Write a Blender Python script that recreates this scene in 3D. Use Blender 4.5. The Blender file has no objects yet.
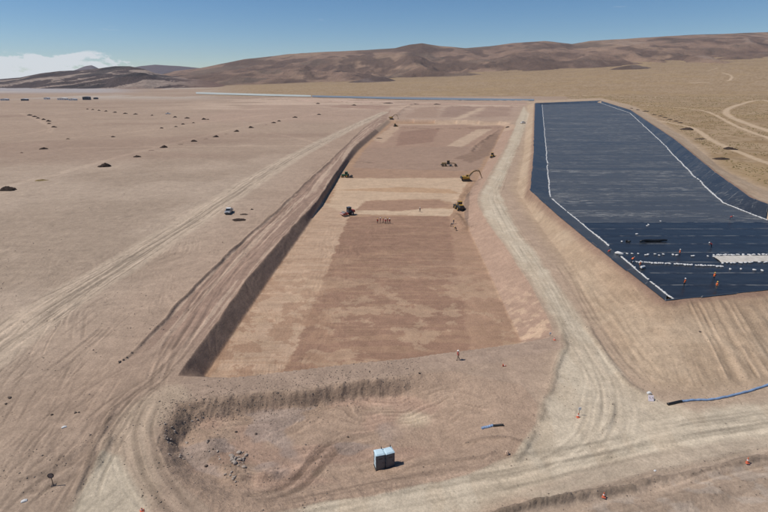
import bpy, bmesh, math, random
import numpy as np
from mathutils import Vector, Matrix, Euler
random.seed(7); np.random.seed(7)
R = math.radians
scene = bpy.context.scene
COL = scene.collection

# ------------------------------------------------------------------ camera
CAM_H = 44.0
PITCH = math.atan(178.0 / 512.0)
cam_d = bpy.data.cameras.new('camera'); cam = bpy.data.objects.new('camera', cam_d); COL.objects.link(cam)
cam.location = (0, 0, CAM_H); cam.rotation_euler = (math.pi / 2 - PITCH, 0, 0)
cam_d.sensor_width = 36.0; cam_d.lens = 24.0; cam_d.clip_start = 0.5; cam_d.clip_end = 60000
scene.camera = cam

# ------------------------------------------------------------------ sky and sun
SUN_EL = 57.0          # shadows fall to +X
SUN_AZ = 3.0           # and a touch away
wld = bpy.data.worlds.new('World'); scene.world = wld; wld.use_nodes = True
nt = wld.node_tree; nt.nodes.clear()
def N(nt, typ, **kw):
    n = nt.nodes.new(typ)
    for k, v in kw.items():
        if k.startswith('i_'):
            n.inputs[k[2:].replace('_', ' ')].default_value = v
        else:
            setattr(n, k, v)
    return n
L = lambda t, a, b: t.links.new(a, b)
def mathn(nt, op, a, b=None, c=None, clamp=False):
    n = nt.nodes.new('ShaderNodeMath'); n.operation = op; n.use_clamp = clamp
    for i, v in enumerate((a, b, c)):
        if v is None: continue
        if isinstance(v, (int, float)): n.inputs[i].default_value = v
        else: L(nt, v, n.inputs[i])
    return n.outputs[0]
def maprange(nt, v, a, b, c=0.0, d=1.0, smooth=True):
    n = nt.nodes.new('ShaderNodeMapRange'); n.interpolation_type = 'SMOOTHSTEP' if smooth else 'LINEAR'
    L(nt, v, n.inputs['Value'])
    for k, x in zip(('From Min', 'From Max', 'To Min', 'To Max'), (a, b, c, d)): n.inputs[k].default_value = x
    return n.outputs['Result']
def mixc(nt, fac, a, b, mode='MIX'):
    n = nt.nodes.new('ShaderNodeMix'); n.data_type = 'RGBA'; n.blend_type = mode
    if isinstance(fac, (int, float)): n.inputs[0].default_value = fac
    else: L(nt, fac, n.inputs[0])
    for i, v in ((6, a), (7, b)):
        if isinstance(v, (tuple, list)): n.inputs[i].default_value = (*v[:3], 1)
        else: L(nt, v, n.inputs[i])
    return n.outputs[2]
def noise(nt, vec, scale, detail=4, rough=.55, dist=0.0):
    n = nt.nodes.new('ShaderNodeTexNoise'); n.inputs['Scale'].default_value = scale
    n.inputs['Detail'].default_value = detail; n.inputs['Roughness'].default_value = rough
    n.inputs['Distortion'].default_value = dist
    if vec is not None: L(nt, vec, n.inputs['Vector'])
    return n.outputs['Fac']
def mapping(nt, vec, scale=(1, 1, 1), loc=(0, 0, 0), rot=(0, 0, 0)):
    n = nt.nodes.new('ShaderNodeMapping'); L(nt, vec, n.inputs[0])
    n.inputs['Scale'].default_value = scale; n.inputs['Location'].default_value = loc; n.inputs['Rotation'].default_value = rot
    return n.outputs[0]

sky = nt.nodes.new('ShaderNodeTexSky'); sky.sky_type = 'NISHITA'; sky.sun_disc = False
sky.sun_elevation = R(SUN_EL); sky.sun_rotation = R(-90 + SUN_AZ); sky.altitude = 2500
sky.air_density = 1.0; sky.dust_density = 0.6; sky.ozone_density = 3.0
tc = nt.nodes.new('ShaderNodeTexCoord'); sep = nt.nodes.new('ShaderNodeSeparateXYZ'); L(nt, tc.outputs['Generated'], sep.inputs[0])
# low bank of fair-weather cloud over the western horizon, a few thin wisps higher up
el = sep.outputs['Z']
nz = noise(nt, mapping(nt, tc.outputs['Generated'], (26, 26, 62), (3.1, .4, .65)), 1.0, 7, .6)
west = maprange(nt, sep.outputs['X'], -.34, -.50)
band = mathn(nt, 'MULTIPLY', maprange(nt, el, .050, .018), west)
bank = maprange(nt, mathn(nt, 'ADD', nz, mathn(nt, 'MULTIPLY', band, .30)), .63, .72)
bank = mathn(nt, 'MULTIPLY', bank, maprange(nt, band, .05, .3))
nz2 = noise(nt, mapping(nt, tc.outputs['Generated'], (9, 9, 62), (1.3, 5.2, .4)), 1.0, 6, .62)
wisp = mathn(nt, 'MULTIPLY', maprange(nt, nz2, .66, .84), .5)
wisp = mathn(nt, 'MULTIPLY', wisp, mathn(nt, 'MULTIPLY', maprange(nt, el, .0, .04), maprange(nt, el, .25, .1)))
cl = mathn(nt, 'MAXIMUM', bank, wisp)
hs = nt.nodes.new('ShaderNodeHueSaturation'); hs.inputs['Saturation'].default_value = 1.22; hs.inputs['Value'].default_value = .84
L(nt, sky.outputs[0], hs.inputs['Color'])
cc = mixc(nt, mathn(nt, 'MULTIPLY', cl, .9), hs.outputs[0], (7.6, 7.9, 8.2))
bg = nt.nodes.new('ShaderNodeBackground'); bg.inputs['Strength'].default_value = 0.1
L(nt, cc, bg.inputs['Color'])
wo = nt.nodes.new('ShaderNodeOutputWorld'); L(nt, bg.outputs[0], wo.inputs['Surface'])

sl = bpy.data.lights.new('sun', 'SUN'); sl.energy = 4.0; sl.angle = R(0.53); sl.color = (1.0, .95, .88)
sun = bpy.data.objects.new('sun', sl); COL.objects.link(sun)
sun.rotation_euler = (0, -R(90 - SUN_EL), R(SUN_AZ)); sun.location = (-200, 0, 300)

vs = scene.view_settings; vs.view_transform = 'Standard'; vs.look = 'None'; vs.exposure = 0.0; vs.gamma = 1.0; vs.use_curve_mapping = False
scene.render.resolution_x = 1024; scene.render.resolution_y = 683

# ------------------------------------------------------------------ helpers: surveying the ground
cp, sp_ = math.cos(PITCH), math.sin(PITCH)
def G(px, py, z=0.0):
    """point of height z that stands at the photograph's (px, py): the survey all layout is taken from"""
    xr = (px - 384) / 512.0; yr = (256 - py) / 512.0
    dy = cp + yr * sp_; dz = -sp_ + yr * cp
    s = (z - CAM_H) / dz
    return (xr * s, dy * s)
def GP(pts, z=0.0): return np.array([G(a, b, z) for a, b in pts], dtype=np.float64)
EXPO = np.array([1.24, 1.27, 1.32])
def s2l(c):
    c = np.array(c, dtype=np.float64) / 255.0
    return np.where(c <= .04045, c / 12.92, ((c + .055) / 1.055) ** 2.4)
def A(r, g, b): return s2l((r, g, b)) / EXPO        # soil albedo from its sunlit tone

# ------------------------------------------------------------------ helpers: numpy noise and distances
def _hash(ix, iy, seed):
    h = (ix.astype(np.int64) * 374761393 + iy.astype(np.int64) * 668265263 + seed * 982451653) & 0xffffffff
    h = ((h ^ (h >> 13)) * 1274126177) & 0xffffffff
    h = (h ^ (h >> 16)) & 0xffffff
    return (h / float(0xffffff)).astype(np.float32)
def vnoise(x, y, seed=0):
    x0 = np.floor(x); y0 = np.floor(y); fx = (x - x0).astype(np.float32); fy = (y - y0).astype(np.float32)
    fx = fx * fx * (3 - 2 * fx); fy = fy * fy * (3 - 2 * fy)
    a = _hash(x0, y0, seed); b = _hash(x0 + 1, y0, seed); c = _hash(x0, y0 + 1, seed); d = _hash(x0 + 1, y0 + 1, seed)
    return (a + (b - a) * fx) * (1 - fy) + (c + (d - c) * fx) * fy
def fbm(x, y, oct=4, seed=0, gain=.5):
    s = 0; a = 1; t = 0
    for o in range(oct):
        ca, sa = math.cos(o * 1.1), math.sin(o * 1.1)
        s = s + a * vnoise((x * ca - y * sa) * 2 ** o + 17.3 * o, (x * sa + y * ca) * 2 ** o - 9.1 * o, seed + o); t += a; a *= gain
    return s / t            # 0..1
def sstep(x, a, b):
    t = np.clip((x - a) / (b - a), 0, 1); return t * t * (3 - 2 * t)
def sdpoly(P, x, y):
    """signed distance, negative inside"""
    d = np.full(x.shape, 1e18); inside = np.zeros(x.shape, bool); n = len(P)
    for i in range(n):
        ax, ay = P[i]; bx, by = P[(i + 1) % n]
        ex, ey = bx - ax, by - ay
        wx, wy = x - ax, y - ay
        t = np.clip((wx * ex + wy * ey) / (ex * ex + ey * ey + 1e-12), 0, 1)
        d = np.minimum(d, (wx - ex * t) ** 2 + (wy - ey * t) ** 2)
        c = ((ay <= y) & (by > y)) | ((by <= y) & (ay > y))
        if abs(ey) > 1e-9: inside ^= c & (x < ax + ex * (y - ay) / ey)
    d = np.sqrt(d); d[inside] *= -1
    return d
def smoothline(P, k=6):
    P = np.asarray(P, float); n = len(P); out = []
    for i in range(n - 1):
        p0 = P[max(i - 1, 0)]; p1 = P[i]; p2 = P[i + 1]; p3 = P[min(i + 2, n - 1)]
        for j in range(k):
            t = j / k
            out.append(.5 * ((2 * p1) + (-p0 + p2) * t + (2 * p0 - 5 * p1 + 4 * p2 - p3) * t * t + (-p0 + 3 * p1 - 3 * p2 + p3) * t ** 3))
    out.append(P[-1]); return np.array(out)
def linedist(P, x, y):
    """signed side distance and arc length along a polyline"""
    best = np.full(x.shape, 1e18); sd = np.zeros(x.shape); al = np.zeros(x.shape); acc = 0
    for i in range(len(P) - 1):
        ax, ay = P[i]; ex, ey = P[i + 1] - P[i]; l = math.hypot(ex, ey) + 1e-9
        wx, wy = x - ax, y - ay
        t = np.clip((wx * ex + wy * ey) / (l * l), 0, 1)
        q = (wx - ex * t) ** 2 + (wy - ey * t) ** 2
        m = q < best
        best = np.where(m, q, best); sd = np.where(m, np.sign(ex * wy - ey * wx) * np.sqrt(q), sd); al = np.where(m, acc + t * l, al)
        acc += l
    return sd, al, acc

# ------------------------------------------------------------------ the lie of the land (pixel survey -> metres)
PIT_Z = -3.0
PIT_CREST = GP([(178, 374), (201, 341), (247, 279), (296, 221), (318, 199), (342, 162.5), (354, 146), (387, 119), (398, 119.5)], 0).tolist() + \
            GP([(505, 121.5), (516, 125), (511, 134), (502, 152), (487, 178), (477, 196), (477, 204), (486, 221), (504, 246), (532, 288), (550, 322), (553, 333), (548, 338.5), (520, 344), (420, 357), (300, 369), (230, 376)], 0).tolist()
PIT_TOE = GP([(205, 376), (275, 272), (305, 230), (324, 200), (341, 172), (359, 150), (391.5, 121.5), (405, 122)], PIT_Z).tolist() + \
          GP([(498, 124), (505, 127), (500, 136), (490, 156), (476, 182), (463, 202), (464, 221), (482, 260), (501, 302), (520, 342), (500, 353), (400, 372), (300, 384), (230, 392)], PIT_Z).tolist()
PIT_CREST = np.array(PIT_CREST); PIT_TOE = np.array(PIT_TOE)
CREST_Z, LFLOOR_Z = 4.0, 1.6
LIN_CREST = GP([(535.5, 103), (534.5, 155), (531.5, 190), (560, 216), (609, 255.5), (665.5, 300), (768, 289.5), (900, 276), (960, 268), (900, 240), (768, 205), (750, 198), (715, 173), (675, 140), (630.5, 110), (600, 100.5)], CREST_Z)
LIN_FLOOR = GP([(542, 104.5), (546, 148), (548.5, 184), (550, 197.5), (577.5, 220), (595, 235), (622, 258), (649, 281), (667, 295.5), (672, 299), (768, 293.5), (900, 280), (935, 272), (880, 245), (830, 235), (765.5, 220), (723.5, 203), (694.5, 176.5), (659, 140), (630, 113), (600.5, 103)], LFLOOR_Z)
LIN_TOE = GP([(528, 101), (524, 155), (517, 190), (540, 225), (572, 270), (600, 320), (628, 362), (655, 386), (700, 392), (768, 382), (900, 370), (1150, 290), (1050, 240), (800, 207), (725, 171), (682, 136), (634, 106.5), (600, 98)], 0.0)
BAS_Z = -2.0
BAS_CREST = GP([(176, 401), (161, 424), (158, 446), (163, 462), (180, 490), (215, 514), (300, 508), (400, 493), (470, 478), (515, 455), (538, 425), (541, 405), (520, 385), (450, 371), (420, 374), (300, 388), (230, 393.5), (200, 397)], 0.0)
BAS_TOE = GP([(203, 421), (184, 438), (184, 452), (200, 470), (235, 481), (300, 478), (380, 462), (430, 440), (430, 415), (410, 399), (300, 408), (240, 416)], BAS_Z)
# reddish bench between the low scarp on the plain and the pit's crest
SCARP_PX = [(391, 110), (365, 127), (337, 154), (305, 184), (274, 213), (240, 243), (215, 267), (180, 302), (158, 327), (134, 351.5), (119.5, 362)]
BENCH = np.array(GP(SCARP_PX, 0).tolist() + GP([(95, 392), (150, 395), (180, 378), (201, 341), (247, 279), (296, 221), (318, 199), (342, 162), (387, 119)], 0).tolist())
ROAD = GP([(478, 200), (488, 222), (506, 246), (534, 288), (556, 322), (563, 345), (558, 367), (549, 385), (543, 408), (532, 432), (505, 460), (440, 478), (330, 500), (250, 520), (420, 530), (560, 478), (660, 455), (768, 437), (900, 415), (900, 395), (768, 402), (700, 411), (660, 402), (630, 386), (602, 350), (586, 324), (546, 270), (521, 235), (504, 205), (500, 190), (508, 170), (521, 140), (529, 115), (524, 106), (517, 120), (507, 148), (490, 178)], 0)
LROAD_PX = [(-60, 385), (0, 345), (60, 302), (115, 268), (200, 216), (270, 171), (330, 138), (385, 112)]
PALE_LL = GP([(102, 452), (90, 475), (74, 512), (60, 545), (150, 545), (146, 512), (138, 492), (126, 470), (118, 455)], 0)
RAMP_U = np.array([-1.3, -.75, -.30, -.05, .12, .36, .75, 1.2]); RAMP_Z = np.array([0, 0, 4, 30, 55, 100, 158, 180])
def far_rise(x, y):
    u = x / np.maximum(y, 1)
    s = np.clip((y - 1400) / 1900.0, 0, 1.3)
    return np.interp(u, RAMP_U, RAMP_Z) * s ** 1.35

# tyre tracks and windrows ------------------------------------------------
TRACKS = []    # (polyline, gauge, rut, depth, tone, strength)
def track(px, gauge=1.9, rut=.42, depth=.10, tone=.80, st=1.0, z=0.0, jit=0.0, brk=.45):
    P = GP(px, z)
    if jit: P = P + np.random.uniform(-jit, jit, P.shape)
    TRACKS.append((smoothline(P), gauge, rut * .72 if rut < 1 else rut, depth * .8, tone, st, brk))
# left haul road, many passes
rg = random.Random(3)
for k in range(13):
    o = rg.uniform(-13, 13)
    track([(a + o * (1.2 if b > 300 else .35), b + o * .35 * (b - 90) / 200) for a, b in LROAD_PX], rut=rg.uniform(.3, .6), tone=rg.choice((.70, .80, .88, 1.12)), depth=rg.uniform(.05, .14), jit=.8, brk=.38)
# loose criss-cross of passes over the open plain, lower left
for k in range(90):
    x0 = rg.uniform(-40, 120); y0 = rg.uniform(330, 520)
    ln = rg.uniform(50, 130); an = R(rg.uniform(34, 62)); bend = rg.uniform(-14, 14)
    track([(x0 - math.cos(an) * ln * .5, y0 + math.sin(an) * ln * .5), (x0 + bend * .5, y0 + bend * .3), (x0 + math.cos(an) * ln * .5, y0 - math.sin(an) * ln * .5)],
          rut=rg.uniform(.25, .5), tone=rg.choice((.62, .72, .82, 1.12)), depth=rg.uniform(.04, .1), st=rg.uniform(.5, 1), brk=rg.uniform(.4, .6))
for k in range(7):
    o = k * 6 + rg.uniform(-3, 3)
    track([(58 + o * .6, 330 + o * .5), (72 + o * .4, 300 + o * .4), (95 + o, 268 + o), (120 + o, 245 + o)][:3], tone=.86, depth=.06)
track([(2, 492), (40, 483), (68, 470), (95, 442), (112, 408)], gauge=2.3, rut=.55, tone=.8, depth=.1, brk=.35)
track([(0, 484), (38, 475), (64, 462), (90, 436), (106, 405)], gauge=2.0, rut=.5, tone=.82, depth=.1, brk=.35)
for k in range(5):
    o = k * 4.0
    track([(50 + o * 1.6, 520), (78 + o, 470), (100 + o, 430), (128 + o * .8, 395), (158 + o * .5, 372), (190 + o * .3, 345 - o)], rut=.38, tone=rg.choice((.8, 1.1, .86)), depth=.07, jit=.4)
for k in range(8):      # bench beside the pit
    o = rg.uniform(0, 26)
    track([(135 + o, 392), (178 - o * .4 + 4, 345 - o * .3), (232 - o * .4, 275 - o * .3), (292 - o * .3, 209 - o * .2), (338 - o * .15, 158 - o * .1)], tone=rg.choice((.82, .9, 1.12, 1.18)), rut=.5, depth=.12, jit=.4)
for k in range(9):      # sweep round the lower-left corner to the foreground road
    o = rg.uniform(-14, 14)
    track([(150 + o * .4, 398), (132 + o * .7, 430), (138 + o, 470), (160 + o, 500), (190 + o, 525)], tone=rg.choice((.84, .9, 1.1)), rut=.38, depth=.06, jit=.3)
for k in range(12):     # foreground road along the bottom
    o = rg.uniform(-12, 16)
    track([(225, 522 + o), (330, 503 + o), (430, 484 + o), (520, 468 + o * .8), (600, 452 + o * .6), (700, 432 + o * .6), (790, 420 + o * .6)], tone=rg.choice((.84, .9, 1.07, 1.1)), rut=.40, depth=.04, jit=.35)
for k in range(9):      # curve from the pit road down into the foreground
    o = rg.uniform(-15, 20)
    track([(575 + o * .6, 330), (598 + o, 372), (604 + o * 1.4, 410), (590 + o * 1.5, 440), (545 + o, 468), (470 + o, 486 + o * .3)], tone=rg.choice((.86, .92, 1.08)), rut=.36, depth=.035, jit=.3)
for k in range(8):      # road between the ponds
    o = rg.uniform(-9, 9)
    track([(527, 112), (519 + o * .15, 140), (498 + o * .5, 185), (496 + o * .8, 205), (520 + o, 246), (553 + o, 296), (580 + o * 1.2, 345), (610 + o * 1.2, 395)], tone=rg.choice((.85, .9, 1.08)), rut=.36, depth=.035, jit=.25)
for k in range(14):     # turning marks in the sunken bay
    x0 = rg.uniform(270, 520); y0 = rg.uniform(405, 475)
    an = R(rg.uniform(-5, 35)); ln = rg.uniform(40, 120); b = rg.uniform(-10, 10)
    track([(x0 - math.cos(an) * ln * .5, y0 + math.sin(an) * ln * .35), (x0, y0 + b), (x0 + math.cos(an) * ln * .5, y0 - math.sin(an) * ln * .35)], z=-1.5, tone=rg.choice((.76, .84, .9, 1.1)), depth=.12, rut=.5, brk=.4)
for k in range(6):
    o = k * 5
    track([(232 + o, 510 - o * .6), (268 + o, 500 - o * .7), (292 + o, 486 - o), (305 + o, 470 - o), (330 + o * 1.2, 450 - o * 1.1)], z=-1.6, tone=.8, depth=.14, rut=.5, brk=.3)
for k in range(0):     # dozer grooves down the embankment's outer slope
    o = k * 8.5
    track([(668 + o, 312 - o * .05), (676 + o * 1.15, 345), (690 + o * 1.3, 388)], z=2.0, tone=rg.choice((.84, .9, 1.08)), depth=.16, rut=.6, gauge=2.2, jit=.3, brk=.35)
for k in range(6):
    o = rg.uniform(-6, 20)
    track([(560 + o, 255), (590 + o, 300), (620 + o, 345), (652 + o, 378)], z=2.0, tone=rg.choice((.88, .93, 1.07)), depth=.08)
# faint single tracks on the far plain and the grassy fan
for P, g in (([(-20, 193), (60, 173), (130, 154), (200, 137), (262, 123), (330, 112), (385, 104)], 2.6), ([(20, 113), (38, 120), (50, 127), (48, 133)], 2.6),
             ([(-10, 143), (80, 137), (160, 129), (230, 119), (300, 112)], 2.2), ([(330, 146), (292, 137), (262, 132)], 2.2), ([(60, 148), (220, 146), (318, 146)], 2.2),
             ([(-10, 137), (30, 133), (48, 129)], 2.2)):
    track(P, gauge=g, rut=1.3, tone=1.16, depth=.05, brk=.1)
PALE_PX = [([(640, 105), (700, 110), (740, 128), (800, 148)], 2.5), ([(655, 120), (690, 127), (712, 140), (745, 155), (790, 170)], 2.6), ([(800, 112), (762, 100), (735, 106), (726, 113), (748, 124), (800, 140)], 4.5),
           ([(768, 100), (700, 98), (560, 95), (420, 94)], 4.0), ([(722, 72.5), (731, 75.5), (730, 80), (725, 81)], 5), ([(688, 82.6), (709, 82.4)], 4), ([(706, 71), (718, 68)], 3)]
RIDGES = []    # (polyline, width, height, tone)
def ridge(px, w, h, tone=1.0, z=0.0, seed=0): RIDGES.append((smoothline(GP(px, z)), w, h, tone, seed))
ridge([(440, 526), (520, 508), (603, 496), (690, 476), (747, 462), (830, 445)], .6, .6, .68)
ridge([(470, 520), (560, 500), (660, 474), (760, 448), (830, 432)], .5, .22, .88)
ridge([(560, 530), (650, 508), (768, 484), (850, 470)], 1.1, .30, .86)
ridge([(562, 320), (564, 347), (558, 367), (548, 386), (544, 408), (538, 428)], .6, .25, .78)
ridge([(538, 428), (530, 440), (519, 456), (508, 466)], .5, .25, .78)
ridge([(597, 437), (606, 428), (612, 414), (611, 400)], .35, .12, .85)
ridge([(118, 363), (134, 351), (158, 327), (180, 302), (215, 267), (240, 243), (274, 213), (305, 184), (337, 154), (365, 127)], .38, .22, .74)  # scarp edge; the darker tone paints the shadow along its foot
ridge([(586, 324), (602, 350), (616, 372), (634, 388), (660, 404)], .5, .22, .84)
ridge([(88, 482), (100, 455), (112, 430)], .5, .25, .8)
ridge([(120, 400), (105, 425), (90, 455), (72, 500)], .4, .2, .8)
ridge([(205, 432), (213, 446), (219, 462), (226, 475), (236, 486)], 1.5, .8, .82, -1.7)
ridge([(243, 484), (262, 474), (285, 468)], 1.2, .5, .84, -1.7)
ridge([(425, 465), (460, 460), (485, 458), (500, 450)], .4, .18, .8, -.4)
ridge([(455, 440), (492, 438), (520, 444), (527, 452)], .4, .2, .78, -.5)
ridge([(0, 484), (30, 478), (60, 463), (84, 440)], .4, .16, .8)
ridge([(398, 124.5), (440, 126), (500, 124.5)], 2.5, 1.0, .8)  # far cross-berm; its thin shadow line is painted in by the tone
ridge([(405, 119), (450, 120.5), (512, 120)], 3.0, .6, 1.1)
ridge([(412, 106.5), (480, 107), (522, 107)], 4.0, 1.2, .95)
ridge([(395, 117), (402, 110), (412, 104)], 3.0, 1.0, .9)
ridge([(255, 99), (300, 100.5), (345, 102)], 5.0, 1.6, .72)
ridge([(345, 102.5), (390, 103.4)], 4.0, 1.4, .62)
ridge([(470, 152), (484, 140), (500, 130)], 1.4, .7, .8, -3)
ridge([(457, 214), (460, 220), (464, 232)], 2.0, .8, .80, -3)
ridge([(478, 182), (470, 190), (463, 200)], 2.2, .9, .78, -3)
ridge([(352, 163), (362, 162), (372, 164)], 1.5, .5, .8, -3)
ridge([(200, 95.5), (300, 98.5), (420, 100.5), (530, 101)], 5.0, 1.3, .9)

# floor patches of the dry pond: (polygon px at floor level, sunlit tone, edge softness)
PZ = PIT_Z
PATCH = [
    ([(150, 420), (208, 377), (275, 272), (322, 202), (352, 208), (345, 226), (322, 282), (296, 345), (286, 365), (280, 400)], (195, 167, 143), 1.3),
    ([(285, 372), (296, 345), (322, 282), (349, 217), (450, 216), (460, 228), (468, 300), (470, 360)], (157, 126, 107), 1.1),
    ([(470, 365), (462, 300), (452, 240), (450, 216), (464, 221), (482, 260), (501, 302), (530, 360)], (171, 140, 118), 2.2),
    ([(322, 203), (352, 207), (352, 214), (450, 216), (455, 209), (400, 207), (360, 205), (341, 212)], (205, 180, 154), 1.0),
    ([(330, 205), (338, 178), (470, 178), (455, 204), (440, 199), (372, 200), (352, 208)], (202, 176, 150), 2.0),
    ([(356, 210), (366, 201), (440, 200), (450, 206), (400, 211)], (166, 135, 114), 1.2),
    ([(336, 190), (400, 187), (450, 189), (460, 194), (400, 192)], (192, 160, 130), 2.0),
    ([(343, 178), (352, 168), (468, 170), (476, 178)], (173, 143, 121), 2.0),
    ([(352, 168), (366, 148), (490, 146), (480, 168), (470, 171)], (168, 142, 124), 3.0),
    ([(366, 148), (392, 124), (505, 125), (492, 146)], (172, 144, 125), 4.0),
    ([(400, 132), (440, 128), (432, 142), (396, 146)], (158, 129, 112), 5.0),
    ([(446, 146), (478, 129), (492, 129), (462, 147)], (196, 171, 148), 5.0),
    ([(372, 140), (392, 126), (402, 126), (384, 143)], (192, 165, 142), 5.0),
    ([(455, 158), (478, 150), (488, 136), (500, 133), (490, 155), (470, 163)], (150, 125, 108), 4.0),
]

def terrain(x, y):
    x = np.asarray(x, float); y = np.asarray(y, float)
    wx = (fbm(x / 6, y / 6, 3, 11) - .5); wy = (fbm(x / 6, y / 6, 3, 12) - .5)
    near = np.clip(1 - y / 900, 0.0, 1)
    n1 = fbm(x / 30, y / 30, 4, 1); n2 = fbm(x / 3.2, y / 3.2, 4, 2); n3 = fbm(x / .9, y / .9, 2, 3)
    big = fbm(x / 180, y / 120, 4, 5)
    z = (n1 - .5) * .9 + (n2 - .5) * .22 + (n3 - .5) * .05 + far_rise(x, y)
    # --- soil colours of the open plain
    plain = A(174, 155, 137); plain2 = A(184, 165, 147); pink = A(168, 142, 126)
    col = plain[None] * np.ones((x.size, 1))
    def paint(m, c, k=1.0):
        m = np.clip(m * k, 0, 1)[:, None]; col[:] = col * (1 - m) + np.asarray(c)[None] * m
    paint(sstep(n1 + (big - .5), .4, .65), plain2)
    paint(sstep(y, 180, 420), A(176, 153, 134), .8)
    paint(sstep(fbm(x / 260, y / 70, 4, 21), .5, .68) * sstep(y, 150, 350), A(162, 139, 122), .7)
    # far left: salt-streaked flat before the rocky hill
    u = x / np.maximum(y, 1)
    paint(sstep(y, 1500, 1900) * sstep(-u, .42, .55), A(178, 172, 172), .9 )
    paint(sstep(y, 1050, 1350) * sstep(-u, .25, .4) * sstep(fbm(x / 150, y / 300, 3, 44), .5, .62), A(196, 184, 172), .7)
    # grassy fan to the right and behind
    fan = np.maximum(sstep(y, 1330, 1420) * sstep(u, -.38, -.2), sstep(u, .30, .42) * sstep(y, 130, 260))
    gn = fbm(x / 14, y / 14, 4, 31); gb = fbm(x / 120, y / 90, 3, 32)
    paint(fan, A(174, 150, 120), .9)
    paint(fan * sstep(gn + (gb - .5) * .8, .45, .62), A(160, 135, 102), .8)
    paint(fan * sstep(y, 2300, 3400), A(158, 135, 107), .7); paint(fan * sstep(fbm(x / 3.5, y / 6, 3, 33), .52, .64), A(143, 119, 86), .55)
    paint(fan * sstep(gb, .55, .7), A(178, 153, 118), .5)
    # central works ground (around the pit) is pinker
    dpit = sdpoly(PIT_CREST, x, y)
    paint(sstep(dpit, 45, 5) * (y < 1200), A(178, 154, 135), .8)
    paint((sstep(y, 520, 600) * sstep(y, 1330, 1230) * sstep(np.abs(x - 40), 300, 230)), A(182, 157, 139), .8)
    paint((sstep(y, 760, 820) * sstep(y, 1300, 1200) * sstep(x, -420, -250) * sstep(x, 330, 270) * sstep(fbm(x / 90, y / 60, 3, 8), .4, .6)), A(204, 180, 160), .8)
    # --- sandy ground right of the pit road
    dl_c = sdpoly(LIN_CREST + 0, x + wx * 1.0, y + wy * 1.0); dl_t = sdpoly(LIN_TOE, x, y); dl_f = sdpoly(LIN_FLOOR, x, y)
    emb = sstep(dl_t, 6, -2)
    paint(emb, A(184, 161, 137))
    paint(emb * sstep(fbm(x / 5, y / 9, 4, 51), .45, .65), A(194, 172, 148), .8)
    paint(emb * sstep(dl_c, 9, 2) * sstep(y, 150, 96) * (x > 40), A(172, 146, 122), .7)
    paint(sstep(dl_c, 3.2, .8) * (dl_c > 0), A(150, 122, 106), .85)
    # --- bench and scarp
    db = sdpoly(BENCH, x + wx * .9, y + wy * .9)
    paint(sstep(db, .6, -.6) * sstep(y, 68, 90), A(163, 138, 122))
    st = fbm((dpit + wx * .6) / 1.1, y / 45, 4, 61)
    paint(sstep(db, .3, -.8) * sstep(y, 68, 90) * sstep(st, .55, .60), A(196, 172, 152), .8)
    z = z - .32 * sstep(db, .25, -.35) * sstep(y, 70, 92)
    # --- left haul road
    lp = smoothline(GP(LROAD_PX, 0)); dd, al, _ = linedist(lp, x + wx * 2, y + wy * 2)
    paint(sstep(np.abs(dd), 7.0, 4.2), A(197, 178, 158), .95)
    # --- pale hard roads
    dr = sdpoly(ROAD, x + wx * 1.6, y + wy * 1.6)
    rm = sstep(dr, .9, -1.2)
    paint(sstep(dr, 5, 0) * (dl_t > -30), A(186, 164, 143), .6)
    paint(rm, A(200, 184, 162)); paint(rm * sstep(fbm(x / 3 , y / 9, 3, 71), .5, .65), A(207, 193, 172), .8)
    paint(sstep(dr, -1.8, -4.5), A(206, 192, 171), .55)
    dpc = sdpoly(GP([(165, 383), (130, 405), (104, 435), (90, 470), (72, 520), (150, 520), (160, 480), (153, 450), (157, 424), (172, 401), (205, 391), (205, 382)], 0), x + wx * 2.2, y + wy * 2.2)
    paint(sstep(dpc, 1.2, -1.2), A(190, 170, 149), .85)
    dpl = sdpoly(PALE_LL, x + wx * 1.2, y + wy * 1.2)
    paint(sstep(dpl, .8, -.4), A(203, 189, 168))
    # gravel-grey verge along the very front
    fr = sdpoly(GP([(480, 535), (600, 502), (700, 474), (800, 448), (900, 430), (1000, 600), (480, 620)], 0), x + wx * 2, y + wy * 2)
    paint(sstep(fr, .8, -.8), A(182, 161, 142)); paint(sstep(fr, 0, -1) * sstep(fbm(x / 2 + y * .1, y / 1.2, 3, 72), .55, .65), A(190, 175, 161), .6)
    fr2 = sdpoly(GP([(520, 492), (600, 468), (680, 450), (780, 432), (780, 446), (680, 468), (600, 486), (540, 504)], 0), x + wx * 2, y + wy * 2)
    paint(sstep(fr2, 1.0, -.8), A(198, 182, 162), .8)
    # --- pale tracks in the fan
    for i, (px, w) in enumerate(PALE_PX):
        pl = []
        for a, b in px:
            q = G(a, max(b, 84), 0)
            for _ in range(12):
                zz = float(far_rise(np.array([q[0]]), np.array([q[1]]))[0])
                if b < 78 + (zz - CAM_H) * 0: pass
                dyv = (256 - b) / 512.0; ddz = -sp_ + dyv * cp; ddy = cp + dyv * sp_
                # march along the line of sight until it meets the rising fan
                q = None
                for Y in np.linspace(200, 3400, 1600):
                    zr = CAM_H + ddz / ddy * Y; X = (a - 384) / 512.0 / ddy * Y
                    if zr <= float(np.interp(X / Y, RAMP_U, RAMP_Z)) * max(0, (Y - 1400) / 1900.0) ** 1.35: q = (X, Y); break
                break
            if q: pl.append(q)
        if len(pl) < 2: continue
        d2, _, _ = linedist(smoothline(np.array(pl)), x + wx * 2, y + wy * 2)
        paint(sstep(np.abs(d2), w * 1.15, w * .6), A(204, 180, 152), .9)
    # --- the dry pond
    dc = np.maximum(-sdpoly(PIT_CREST, x + wx * .3, y + wy * .3), 0); dt = np.maximum(sdpoly(PIT_TOE, x + wx * .15, y + wy * .15), 0)
    f = np.where(dc > 0, dc / (dc + dt + 1e-6), 0)
    inpit = dc > 0
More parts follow.
